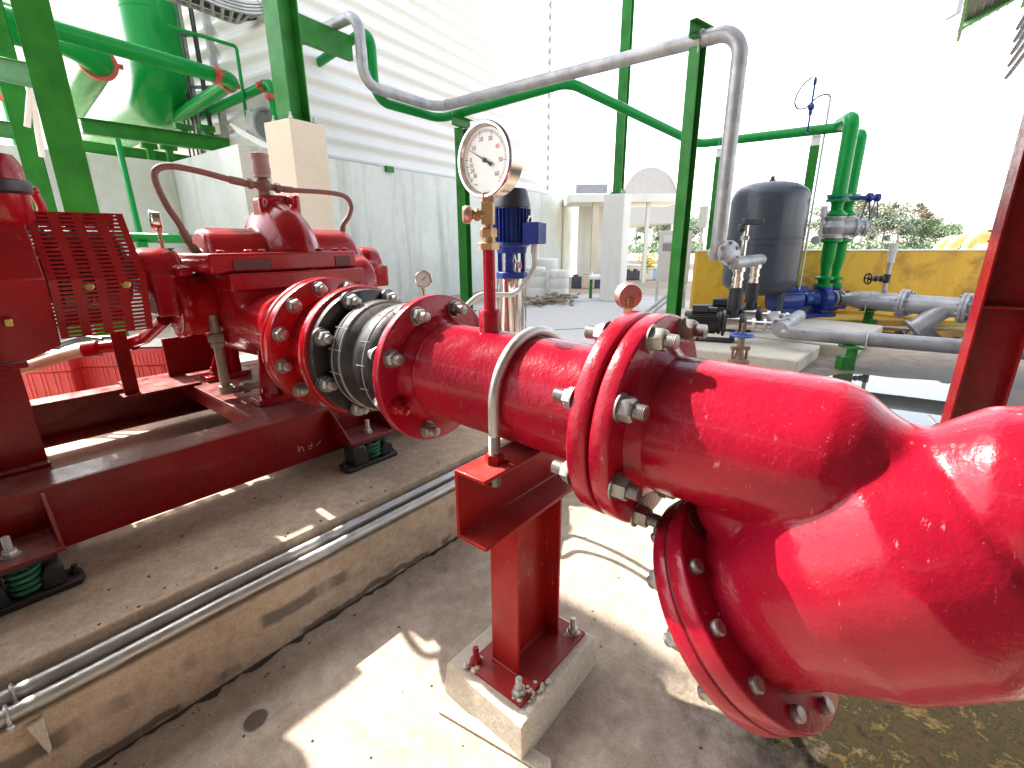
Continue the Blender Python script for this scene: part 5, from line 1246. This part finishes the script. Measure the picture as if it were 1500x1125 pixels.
for f, lab in ((.22, 'low green stand under the nearer silver suction line, left of its flange'), (.88, 'low green stand under the silver suction line, near the red post')):
    q = a1_ + d1_ * L1_ * f; ts, _ = low_stand(0, 0, 1, .3, lab) if False else (None, None)
    t = thing('pipe_stand', lab, 'pipe stand', (q.x, q.y, 0), 'low green pipe stands')
    g = G(); g.chan((q.x, q.y, 0), (0, 0, q.z - .17), LH, FH, .06, .14, .01, .01); obj('upright', g, GRN, t)
    g = G(); g.box((q.x, q.y, q.z - .162), (.20, .26, .02), math.atan2(d1_.y, d1_.x)); obj('saddle_plate', g, GRN, t); g = G(); g.box((q.x - .06, q.y - .06, .09), (.15, .15, .18), .8); obj('foot_block', g, GRN, t, bevel=.004)
    strap(q, d1_, .158, t)
# vent pipe with black gate valve on the suction line
q = a1_ + d1_ * L1_ * .30; K = lambda a: zat(q, 1310, a)
t = thing('vent_valve', 'grey upright vent pipe with a black handwheel valve in front of the yellow wall', 'valve', (q.x, q.y, q.z + .14))
zt_ = zat(q, 1306, 357)
g = G(); g.tube([(q.x, q.y, q.z + .12), (q.x + .02, q.y, zt_ - .28)], .032, 12); obj('pipe', g, SILV, t)
g = G(); g.cyl((q.x + .02, q.y, zt_ - .30), (q.x + .02, q.y, zt_ - .14), .05); g.cyl((q.x + .02, q.y, zt_ - .14), (q.x + .02, q.y, zt_), .062); obj('air_valve', g, GREYC, t)
zv = zat(q, 1305, 408); o = V((q.x + .01, q.y, zv)); g = G(); g.cyl(o - UZ * .07, o + UZ * .07, .05); g.cyl(o, o - LH * .30, .03, seg=12); g.hexa(o - LH * .06, -LH, .055, .06); g.hexa(o - LH * .16, -LH, .05, .05); c = o - LH * .31; g.tube([c + (UZ * math.cos(R(a)) + FH * math.sin(R(a))) * .085 for a in range(0, 360, 20)], .013, 8, closed=True)
for a in (0, 90): w = (UZ * math.cos(R(a)) + FH * math.sin(R(a))) * .085; g.tube([c - w, c + w], .01, 6)
obj('gate_valve', g, BLK, t)
# thin lightning rod / cable mast
p = P(1184, 185, 9.2); z0_ = zat(p, 1182, 185); z1_ = zat(p, 1190, 112)
t = thing('cable_mast', 'thin mast with a looping wire on top of the green overhead pipe', 'mast', (p.x, p.y, z0_))
g = G(); g.tube([(p.x, p.y, z0_ - .1), (p.x, p.y, z1_)], .016, 8); zm = zat(p, 1185, 157); g.ball((p.x, p.y, zm), .055, 12, 8); g.cyl((p.x, p.y, zm - .12), (p.x, p.y, zm + .06), .03, seg=10); g.cyl((p.x, p.y, z1_ - .12), (p.x, p.y, z1_ - .04), .028, seg=8); obj('rod', g, BLUD, t)
g = G(); g.tube(spline([P(1190, 113, 9.2), P(1176, 125, 9.15), P(1165, 145, 9.1), P(1167, 158, 9.1), P(1178, 159, 9.15), P(1186, 153, 9.2), P(1198, 142, 9.2), P(1212, 138, 9.2), P(1217, 143, 9.2)]), .013, 6); obj('loop_wire', g, BLKP, t)
a = P(1217, 141, 9.2); b = P(1189, 330, 9.0); g = G(); g.tube([a, V((a.x, a.y, 0.2))], .018, 8); tag(obj('earth_pipe', g, GALV), 'thin grey conduit pipe beside the slim green post, under the looping wire', 'pipe')

# ---- yellow bund wall and what shows over it
y0 = P(1160, 440, 10.0); y1 = P(1474, 440, 9.6)
zy0 = zat(y0, 1180, 368)
ya, yb_ = V((y0.x, y0.y, 0)), V((y1.x, y1.y, 0)); dy = (yb_ - ya).normalized()
ywl = wall('yellow_bund_wall', 'mustard yellow bund wall with brown stains behind the silver pipes', ya - dy * 2.0, yb_, zy0, .2, YWALL)
g = G(); L = (yb_ - ya).length; nn = V((-dy.y, dy.x, 0)); g.prism([(-2.0, -.02), (L + .02, -.02), (L + .02, .22), (-2.0, .22)], ya + UZ * (zy0 + .001), dy, nn, (0, 0, .03)); tag(obj('wall_coping', g, OFFW, None, bevel=.004), 'thin pale coping along the top of the yellow wall', 'coping')
g = G(); L = 9; g.prism([(-2.0, -1.4), (L * .55, -1.4), (L * .55, -.003), (-2.0, -.003)], ya, dy, nn, (0, 0, .10)); tag(obj('yellow_kerb', g, YWALL, None, bevel=.01), 'low yellow step along the foot of the yellow wall', 'kerb')
for k, (px, fw, px2, py) in enumerate(((1375, 13.5, 1400, 352), (1392, 12.8, 1425, 350), (1420, 12.0, 1470, 344))):
    a = P(px, py + 12, fw); b = P(px + 12, py, fw); c = P(px2 + 60, py - 2, fw - .3); g = G()
    g.tube(rpath([V((a.x, a.y, .5)), V((a.x, a.y, b.z)), c], .30), .125, 16)
    tag(obj('white_pipe', g, YEL), 'pale elbowed tank pipe over the yellow wall, the %s of three' % ('far left', 'middle', 'right')[k], 'pipe', 'pale pipes over the yellow wall')
for k, (px, py) in enumerate(((1458, 338), (1484, 330))):
    c = P(px, py, 11); t = thing('tank_valve', 'small red handwheel valve over the yellow wall, the %s one' % ('left', 'right')[k], 'valve', (c.x, c.y, c.z - .5), 'red valves over the yellow wall')
    g = G(); g.tube([c + V((.11 * math.cos(R(a)), .11 * math.sin(R(a)), 0)) for a in range(0, 360, 20)], .022, 6, closed=True); g.tube([c - LH * .1, c + LH * .1], .016, 6); obj('handwheel', g, REDF, t)
    g = G(); g.cyl(c - UZ * .36, c + UZ * .03, .022, seg=8); g.cyl(c - UZ * .38, c - UZ * .2, .055, seg=12); g.cyl(c - UZ * .24, c - UZ * .2, .09, seg=12); obj('stem', g, REDF, t)
    g = G(); g.cyl(V((c.x, c.y, .3)), c - UZ * .38, .09, seg=16); obj('pipe_stub', g, WPIPE, t)
a = P(1482, 338, 8.0); b = P(1466, 440, 8.2); g = G(); g.tube([V((b.x, b.y, .2)), V((b.x, b.y, 0)) + UZ * (a.z + .05)], .10, 16); tag(obj('white_pipe', g, WPIPE), 'upright off-white pipe at the right end of the yellow wall', 'pipe')
# pump pit odds and ends: small pipes on the ground
for k, (a, b, lab) in enumerate(((P(1238, 476, 7.5), P(1252, 492, 6.9), 'short grey pipe lying on the wet floor, left of three'), (P(1252, 470, 7.6), P(1258, 492, 6.9), 'short pale pipe lying on the wet floor, middle of three'), (P(1264, 480, 7.2), P(1267, 494, 6.8), 'short grey pipe lying on the wet floor, right of three'))):
    a.z = b.z = .09; g = G(); g.tube([a + (a - b) * .4, b], .035, 10); tag(obj('floor_pipe', g, GREYC), lab, 'pipe', 'short pipes on the wet floor')
g = G(); a = P(1225, 474, 7.7); b = P(1275, 480, 7.2); a.z = b.z = .11; g.tube([a, b], .03, 10); tag(obj('floor_rail', g, RUST), 'dark pipe lying across the short pipes on the wet floor', 'pipe')

# ---- red post at the right
rp = P(1462, 470, 3.1); x, y = rp.x, rp.y; t = thing('red_post', 'tall dark red steel post at the right edge, rising behind the strainer', 'post', (x, y, 0))
u = V((.10, -.995, 0)); v = V((-u.y, u.x, 0))
g = G(); g.ibeam((x, y, .02), (0, 0, 2.6), v, u, .26, .25, .014, .010); obj('column', g, REDF, t, bevel=.002)
g = G(); zr_ = zat(rp, 1485, 450); g.prism([(-.13, -.110), (-.006, -.110), (-.006, .110), (-.13, .110)], (x, y, zr_), v, u, (0, 0, .012)); obj('stiffener', g, REDF, t)
g = G(); g.prism([(-.2, -.22), (.2, -.22), (.2, .22), (-.2, .22)], (x, y, 0), v, u, (0, 0, .02)); obj('base_plate', g, REDF, t)

# ---- roof canopy at the top right
cn = thing('roof_canopy', 'grey sheet canopy with green purlins jutting in at the top right corner', 'roof', (P(1450, 20, 12).x, P(1450, 20, 12).y, 6))
c0 = P(1404, 46, 12.0); c1 = P(1520, 17, 10.0); c2 = P(1428, -90, 9.0)
ez = c0.z; c1.z = ez - .0; e1_ = (c1 - c0); e2_ = P(1426, -60, 9.6) - c0
e2_.z *= 1.0
g = G(); nrm = e1_.cross(e2_).normalized(); nrm = nrm if nrm.z > 0 else -nrm
g.prism([(0, 0), (1.6, 0), (1.6, 1.5), (0, 1.5)], c0, e1_, e2_, nrm * .03); obj('roof_sheet', g, DGREY, cn)
g = G()
for k in range(14): g.prism([(.06 + .11 * k, 0), (.085 + .11 * k, 0), (.085 + .11 * k, 1.5), (.06 + .11 * k, 1.5)], c0 - nrm * .03, e1_, e2_, nrm * .029)
obj('sheet_ribs', g, DGREY, cn)
g = G()
for f in (.10, .52, .94): g.prism([(0, f), (1.6, f), (1.6, f + .045), (0, f + .045)], c0 - nrm * .12, e1_, e2_, nrm * .088)
for f in (.02, .80): g.prism([(f, 0), (f + .05, 0), (f + .05, 1.5), (f, 1.5)], c0 - nrm * .22, e1_, e2_, nrm * .098)
obj('purlins', g, GRN, cn)
for k in range(5):
    a = P(1474 + k * 4.2, 111 - k * 18, 10.0); b = P(1520 + k * 4, 50 - k * 22, 8.8); d = b - a; s = d.cross(V((.3, .8, .5))).normalized()
    g = G(); g.prism([(0, -.05), (1, -.05), (1, .05), (0, .05)], a, d, s, d.cross(s).normalized() * .05)
    tag(obj('louvre_slat', g, DGREY), 'dark slanting louvre blade at the right edge, number %s from the bottom' % ('one', 'two', 'three', 'four', 'five')[k], 'louvre', 'louvre blades at the right edge')
a = P(1398, 8, 12); g = G(); g.box(a, (.35, .1, .4), .6); tag(obj('sheet_offcut', g, GREYS), 'small grey panel corner left of the canopy, cut by the top of the photo', 'panel')
c = P(1482, 188, 16); t = thing('lamp_fitting', 'faint pale lamp fitting hanging in the sky at the right edge', 'lamp', (c.x, c.y, c.z - .3)); g = G(); g.tube([P(1470, 192, 16), P(1492, 174, 16)], .05, 8); g.tube([P(1487, 195, 16), P(1496, 186, 16), P(1530, 150, 15)], .025, 6); obj('tube', g, WHT, t)
g = G(); c = P(1100, 235, 20); g.tube([V((c.x, c.y, 0)), c], .045, 8); g.ball(c, .12, 12, 8, (1.6, 1, .7)); tag(obj('lamp_post', g, OFFW), 'faint slim lamp post in the hazy distance behind the slate tank', 'lamp post')

# ---- roof and walls added out of view, shading the foreground and shaping reflections
sr = thing('added_shade_roof', 'ribbed grey roof added above and behind the viewer to shade the foreground', 'roof', (-2, -6, 0))
g = G(); g.b2((-7.5, -13, 6.42), (5.2, 4.6, 6.45)); obj('roof_sheet', g, DARKS, sr)
for k in range(6):
    g = G(); g.b2((-7.5, -12.6 + 3.3 * k, 6.24), (5.2, -12.5 + 3.3 * k, 6.418)); obj('purlin', g, GRN, sr)
for x in (-7.3, 4.8):
    for y in (-12.4, -5.8): g = G(); g.ibeam((x, y, 0), (0, 0, 6.24), (1, 0, 0), (0, 1, 0), .25, .25, .016, .012); obj('post', g, GRN, sr)

tag(obj('added_shade_wall', G().b2((-9.3, -4.3, 0), (4.6, -4.1, 6.2)), DARKS), 'plain dark wall added behind the viewer to darken the foreground', 'wall')
tag(obj('added_shade_wall', G().b2((-7.2, -4.05, 0), (-7.0, 4.4, 5.55)), DARKS), 'plain dark side wall added beyond the left edge to shape reflections', 'wall')

# ---- far yard: outbuildings, drums, jerrycans
ob = thing('outbuilding', 'pale low outbuilding with a flat canopy roof beyond the end of the grey wall', 'building', (18.5, 11, 0))
def pr2(lo_px, hi_px, fw, z0, z1, depth, mat, par, name, bev=0.):
    a = P(lo_px, 400, fw); b = P(hi_px, 400, fw); a.z = b.z = 0; d = (b - a); L = d.length; d.normalize(); nn = V((-d.y, d.x, 0)); g = G(); g.prism([(0, 0), (L, 0), (L, depth), (0, depth)], a + UZ * z0, d, nn, (0, 0, z1 - z0)); return obj(name, g, mat, par, bevel=bev)
Kz = lambda fw, py: 1.5 + (352 - py) / 731.6 * fw
pr2(845, 898, 20.2, 0, Kz(20.2, 296), .3, OFFW, ob, 'back_wall')
pr2(900, 966, 19.8, 0, Kz(19.8, 388), .2, OFFW, ob, 'low_wall')
pr2(832, 1000, 17.6, Kz(17.6, 300), Kz(17.6, 289), 2.6, OFFW, ob, 'canopy_slab')
pr2(840, 884, 17.7, Kz(17.7, 288.5), Kz(17.7, 276), .08, GREYS, ob, 'fascia')
pr2(865, 874, 17.8, 0, Kz(17.8, 300.5), .25, PLIN, ob, 'pillar')
pr2(941, 946, 17.8, 0, Kz(17.8, 300.5), .15, OFFW, ob, 'pillar')
v0 = P(905, 330, 27); v0.z = 0; v1 = P(992, 330, 27); v1.z = 0; d = (v1 - v0); L = d.length; d.normalize(); nn = V((-d.y, d.x, 0)); zb2 = Kz(27, 312)
prf = [(0, Kz(27, 330)), (L, Kz(27, 330)), (L, zb2)] + [(L / 2 + L / 2 * math.cos(R(a)), zb2 + (Kz(27, 254) - zb2) * math.sin(R(a))) for a in range(10, 180, 10)] + [(0, zb2)]
g = G(); g.prism(prf, v0, d, UZ, nn * 12); t = thing('vaulted_shed', 'faint white barrel-roofed shed in the distance behind the off-white plinth', 'building', (v0.x, v0.y, 0)); obj('roof_shell', g, GREYS, t, bevel=.02)
for f in (.04, .96): g = G(); q = v0 + d * L * f + nn * .3; g.cyl(q, q + UZ * Kz(27, 329), .09, seg=10); obj('post', g, OFFW, t)
g = G(); g.tube([v0 + d * (L / 2 + L / 2 * 1.01 * math.cos(R(a))) + UZ * (zb2 + (Kz(27, 252) - zb2) * math.sin(R(a))) - nn * .05 for a in range(0, 181, 8)], .07, 6); obj('roof_rim', g, OFFW, t)
g = G(); q = w1 - UX * .9 - UY * .06; g.tube([q, q + UZ * 2.95], .055, 10); tag(obj('drain_pipe', g, plain('cream_pipe', (.72, .68, .48), .5)), 'cream downpipe on the far end of the grey wall', 'pipe')
def container(kind, px, pyb, w, h, fwd, mat, cap, lab, grp, lid=True):
    c = P(px, pyb, fwd); x, y = c.x, c.y; t = thing(kind, lab, 'container', (x, y, 0), grp)
    g = G()
    if kind == 'plastic_drum': g.lathe([(w * .46, 0), (w / 2, .02), (w / 2, h * .3), (w * .48, h * .33), (w / 2, h * .36), (w / 2, h * .66), (w * .48, h * .69), (w / 2, h * .72), (w / 2, h - .04), (w * .45, h), (.02, h)], (x, y, 0), UZ, 24)
    else:
        g.prism([(-w / 2, -w * .38), (w / 2, -w * .38), (w / 2, w * .38), (-w / 2, w * .38)], (x, y, 0), LH, FH, (0, 0, h * .82)); g.prism([(-w * .4, -w * .1), (w * .1, -w * .1), (w * .1, w * .1), (-w * .4, w * .1)], (x, y, h * .82), LH, FH, (0, 0, h * .14))
    obj('body', g, mat, t, bevel=.03 if kind != 'plastic_drum' else 0)
    g = G(); g.cyl(V((x, y, h * .8)) + LH * w * .3, V((x, y, h * 1.0)) + LH * w * .3, .05, seg=12); obj('cap', g, cap, t)
HD = plain('milky_plastic', (.74, .73, .68), .5, var=.05); TANP = plain('tan_plastic', (.62, .52, .38), .5); DKP = plain('dark_plastic', (.06, .065, .09), .45); BLP = plain('pale_blue_plastic', (.35, .52, .66), .45)
for a in (('plastic_drum', 783, 431, .62, .80, 13.5, HD, WHT, 'white plastic drum against the grey wall, left of three', 'white plastic drums'), ('plastic_drum', 800, 425, .66, 1.0, 14.3, HD, BLKP, 'tallest white plastic drum against the grey wall, behind the others', 'white plastic drums'), ('plastic_drum', 818, 432, .56, .72, 13.4, HD, WHT, 'white plastic drum at the right of the group by the grey wall', 'white plastic drums')): container(*a)
for i, (px, m, w, h, lab) in enumerate(((845, DKP, .34, .46, 'dark jerrycan with a white label, left of the tan one'), (860, TANP, .42, .52, 'tan jerrycan between dark containers, left of the off-white plinth'), (878, DKP, .36, .40, 'dark crate-like can beside the off-white plinth'), (921, DKP, .28, .42, 'dark blue jerrycan right of the off-white plinth, first in the row'), (931, DKP, .28, .44, 'dark blue jerrycan, second in the row right of the off-white plinth'), (941, HD, .30, .46, 'milky jerrycan in the row right of the off-white plinth'), (951, HD, .26, .44, 'milky jerrycan beside the pale blue one'), (959, BLP, .26, .46, 'pale blue jerrycan at the right end of the row'))):
    container('jerrycan', px, 420 if i < 3 else 408, w, h, 15.8 if i < 3 else 19.0, m, WHT, lab, 'jerrycans in the far yard')
t = thing('stool', 'small white-topped stool with green legs in front of the off-white plinth', 'stool', (P(873, 436, 13).x, P(873, 436, 13).y, 0)); c = P(873, 436, 13)
g = G(); g.lathe([(.02, .50), (.20, .50), (.22, .53), (.20, .58), (.12, .62), (.02, .63)], (c.x, c.y, 0), UZ, 20); obj('seat', g, WHT, t)
g = G()
for s in (-1, 1): g.box((c.x + .12 * s, c.y - .10 * s, .25), (.06, .06, .5))
each('leg', g, GRN, t)
g = G(); rnd = random.Random(4)
c = P(797, 441, 11.9)
for k in range(130):
    q = V((c.x + rnd.gauss(0, .55), c.y + rnd.gauss(0, .28), rnd.uniform(.0, .16))); m = Mx.Rotation(rnd.uniform(0, 6), 3, 'Z') @ Mx.Rotation(rnd.uniform(-.7, .7), 3, 'X'); g.box(q, (rnd.uniform(.05, .25), rnd.uniform(.03, .1), rnd.uniform(.01, .05)), m)
o = obj('rubble', g, concrete('brown_rubble', (.22, .15, .10), (.40, .33, .24), (.12, .14, .06), .6, 4), None, smooth=False); o['kind'] = 'stuff'; o['label'] = 'heap of brown rubble and twigs in front of the white drums'; o['category'] = 'rubble'
g = G(); c = P(908, 448, 10.5); 
for k in range(240):
    q = V((rnd.uniform(3.8, 5.4), rnd.uniform(5.9, 7.2), 0.02)); a = rnd.uniform(0, 6.28); m = Mx.Rotation(a, 3, 'Z') @ Mx.Rotation(rnd.uniform(-.8, .8), 3, 'X'); g.box(q + UZ * rnd.uniform(0, .15), (rnd.uniform(.05, .3), rnd.uniform(.03, .12), .02), m)
o = obj('rubble', g, concrete('light_rubble', (.40, .30, .20), (.62, .58, .5), (.2, .2, .12), .6, 4), None, smooth=False); o['kind'] = 'stuff'; o['label'] = 'litter and rubble on the ground behind the pink boxes'; o['category'] = 'rubble'

for k, (pa, pb) in enumerate((((8.62, 8.1), (12.6, 4.9)), ((5.2, 5.9), (7.4, 4.3)))):
    a = V((*pa, .003)); b = V((*pb, .003)); d = (b - a).normalized(); s_ = V((d.y, -d.x, 0)) * .02; g = G(); g.add([a - s_, b - s_, b + s_, a + s_], [(0, 1, 2, 3)]); struct(obj('slab_joint', g, plain('dark_joint_filler', (.10, .09, .08), .9), None, smooth=False))  # thin dark strips along the slab joints
# ---- trees
BARK = plain('pale_bark', (.34, .31, .27), .9, var=.3)
def leafmat(name, a, bcol):
    m, nt, b = newmat(name); oi = N(nt, 'ShaderNodeNewGeometry')
    c = ramp(nt, oi.outputs['Random Per Island'], [(.0, mul(a, 1.1)), (.6, mul(bcol, 1.25)), (1., mul(bcol, 1.6))]); nt.links.new(c, b.inputs['Base Color']); b.inputs['Roughness'].default_value = .6; return m
LEAF = [leafmat('leaf_hazed_sage', (.10, .13, .09), (.17, .20, .14)), leafmat('leaf_deep', (.06, .10, .05), (.11, .17, .08)), leafmat('leaf_russet', (.12, .10, .06), (.20, .17, .12))]  # leaf tones greyed and lightened to stand in for distance haze
def tree_mesh(seed, h, w, n, lo):
    rnd = random.Random(seed); tr_ = G(); lf = G()
    top = V((rnd.uniform(-.3, .3), rnd.uniform(-.3, .3), h * .62)); tr_.tube(spline([(0, 0, -.2), (rnd.uniform(-.15, .15), 0, h * .2), (top.x * .6, top.y * .6, h * .42), tuple(top)], 4), .12, 7, taper=[.17 - .10 * i / 12 for i in range(13)])
    cl = []
    for k in range(7):
        a = rnd.uniform(0, 6.28); s = V((top.x * .6, top.y * .6, h * rnd.uniform(.32, .55))); e = V((math.cos(a) * w * rnd.uniform(.2, .42), math.sin(a) * w * rnd.uniform(.2, .42), h * rnd.uniform(.5, .92))); tr_.tube([s, s.lerp(e, .5) + UZ * .3, e], .05, 5, taper=[.07, .045, .02]); cl.append((e, rnd.uniform(.5, 1.0)))
    for k in range(9): a = rnd.uniform(0, 6.28); rr = w * .46 * rnd.random() ** .5; cl.append((V((math.cos(a) * rr, math.sin(a) * rr, h * rnd.uniform(lo, .95))), rnd.uniform(.4, 1.0)))
    for c, s in cl:
        for k in range(n):
            d = V((rnd.gauss(0, 1), rnd.gauss(0, 1), rnd.gauss(0, .75))); p = c + d * s * w * .13
            if p.z < h * .12: continue
            u = V((rnd.gauss(0, 1), rnd.gauss(0, 1), rnd.gauss(0, .6))).normalized(); v = u.orthogonal().normalized(); z = rnd.uniform(.10, .24); lf.add([p - u * z, p + v * z * .55, p + u * z, p - v * z * .55], [(0, 1, 2, 3)])
    return tr_, lf
KT = [('sage green tree with pale stems', .30), ('deep green bushy tree', .15), ('russet-tinged thin-crowned tree', .38)]
meshes = []
for i, (s, h, w) in enumerate(((1, 6.6, 4.6), (2, 4.6, 4.8), (3, 7.2, 4.4))):
    tr_, lf = tree_mesh(s, h, w, 120, KT[i][1]); meshes.append((tr_, lf))
protos = {}
def place_tree(i, x, y, rot, sc, lab):
    if i not in protos:
        t = thing('tree', lab, 'tree', (0, 0, 0), 'trees beyond the yellow wall'); obj('trunk', meshes[i][0], BARK, t); obj('crown', meshes[i][1], LEAF[i], t, smooth=False); protos[i] = t
    else:
        s = protos[i]; t = s.copy(); C.objects.link(t)
        for ch in s.children:
            c = ch.copy(); C.objects.link(c); c.parent = t
        t['label'] = lab
    t.location = (x, y, 0); t.rotation_euler = (0, 0, rot); t.scale = (sc, sc, sc); return t
rnd = random.Random(11)
wh = ['behind the twin green risers', 'right of the green risers', 'over the left part of the yellow wall', 'over the middle of the yellow wall, left of the vent pipe', 'above the vent pipe', 'right of the vent pipe', 'near the right end of the wood', 'lowest at the right end of the wood', 'between the cabinet and the tall green post', 'left of the tall green post, over the jerrycans', 'behind the slate tank', 'just left of the green risers', 'back row above the yellow wall', 'back row, right half above the yellow wall', 'tiny at the far right of the wood', 'seen under the canopy slab', 'far back between the risers and the vent pipe', 'far back right of the vent pipe', 'left of the slim far post']
spec = [(0, 1225, 58), (2, 1246, 60), (0, 1268, 57), (2, 1290, 59), (0, 1312, 56), (1, 1336, 58), (0, 1358, 60), (1, 1384, 58), (1, 976, 60), (0, 955, 58), (1, 1160, 62), (0, 1204, 60), (2, 1258, 68), (2, 1330, 66), (1, 1408, 64), (0, 930, 64), (0, 1280, 72), (0, 1350, 72), (1, 1010, 62)]
for k, (i, px, fw) in enumerate(spec):
    p = P(px, 366, fw); ht = (1.0, 1.05, 1.0)[i] * rnd.uniform(.92, 1.05) * (.80 if px > 1345 else 1.) * fw / 60 * .80
    if k in (14,): ht *= .62
    place_tree(i, p.x, p.y, rnd.uniform(0, 6.28), ht, KT[i][0] + ' ' + wh[k])
g = G()
for k in range(5200):
    px = rnd.choice((rnd.uniform(1150, 1425), rnd.uniform(900, 1030))); p = P(px, 360, rnd.uniform(54, 70)); p.z = abs(rnd.gauss(0, .55)); z = rnd.uniform(.12, .32); u = V((rnd.gauss(0, 1), rnd.gauss(0, 1), rnd.gauss(0, .7))).normalized(); v = u.orthogonal().normalized(); g.add([p - u * z, p + v * z * .6, p + u * z, p - v * z * .6], [(0, 1, 2, 3)])
o = obj('undergrowth', g, LEAF[1], None, smooth=False); o['kind'] = 'stuff'; o['label'] = 'low green scrub along the foot of the far trees'; o['category'] = 'scrub'
c = P(948, 383, 19); g = G(); rnd2 = random.Random(2)
for k in range(220):
    p = V((c.x + rnd2.gauss(0, .16), c.y + rnd2.gauss(0, .16), c.z + rnd2.gauss(.0, .14))); z = .05; u = V((rnd2.gauss(0, 1), rnd2.gauss(0, 1), rnd2.gauss(0, .6))).normalized(); v = u.orthogonal().normalized(); g.add([p - u * z, p + v * z, p + u * z, p - v * z], [(0, 1, 2, 3)])
t = thing('flowering_plant', 'small plant with yellow blooms between the off-white plinth and the cabinet', 'plant', (c.x, c.y, 0)); obj('flowers', g, plain('yellow_petals', (.75, .62, .03), .6), t, smooth=False)['kind'] = 'stuff'; g = G(); g.tube([V((c.x, c.y, 0)), c], .03, 6); g.tube([V((c.x, c.y, .5)), c + V((.2, -.2, -.2))], .02, 6); obj('stem', g, GRN, t)

# ================================================================== LIGHT, SKY, CAMERA
SUN_AZ, SUN_EL = R(91.5), R(45)       # azimuth counter-clockwise from +X
sd = V((math.cos(SUN_AZ) * math.cos(SUN_EL), math.sin(SUN_AZ) * math.cos(SUN_EL), math.sin(SUN_EL)))
li = bpy.data.lights.new('sun', 'SUN'); li.energy = 2.3; li.angle = R(.6); li.color = (1., .95, .87)
so = bpy.data.objects.new('sun', li); C.objects.link(so); so.rotation_euler = sd.to_track_quat('Z', 'Y').to_euler()
wd = bpy.data.worlds.new('World'); bpy.context.scene.world = wd; wd.use_nodes = True; nt = wd.node_tree
sky = nt.nodes.new('ShaderNodeTexSky'); sky.sky_type = 'NISHITA'; sky.sun_disc = False; sky.sun_elevation = SUN_EL; sky.sun_rotation = R(90) - SUN_AZ
sky.dust_density = 2.0; sky.air_density = 1.0; sky.ozone_density = 1.0
bw = nt.nodes.new('ShaderNodeRGBToBW'); mx = nt.nodes.new('ShaderNodeMix'); mx.data_type = 'RGBA'; mx.inputs[0].default_value = .72
nt.links.new(sky.outputs[0], bw.inputs[0]); nt.links.new(sky.outputs[0], mx.inputs[6]); nt.links.new(bw.outputs[0], mx.inputs[7])
bg = nt.nodes['Background']; nt.links.new(mx.outputs[2], bg.inputs[0]); bg.inputs[1].default_value = .15
sc = bpy.context.scene
cd = bpy.data.cameras.new('camera'); co_ = bpy.data.objects.new('camera', cd); C.objects.link(co_); sc.camera = co_
cd.sensor_width = 36; cd.lens = 700.75 / 1500 * 36; cd.clip_start = .02; cd.clip_end = 8000
m = Mx((RIGHT, -DOWN, -FWD)).transposed().to_4x4(); m.translation = CAM_POS; co_.matrix_world = m
sc.view_settings.view_transform = 'Standard'; sc.view_settings.look = 'None'; sc.view_settings.gamma = 1; sc.view_settings.exposure = 2.65
sc.cycles.max_bounces = 8; sc.cycles.diffuse_bounces = 4; sc.cycles.glossy_bounces = 4
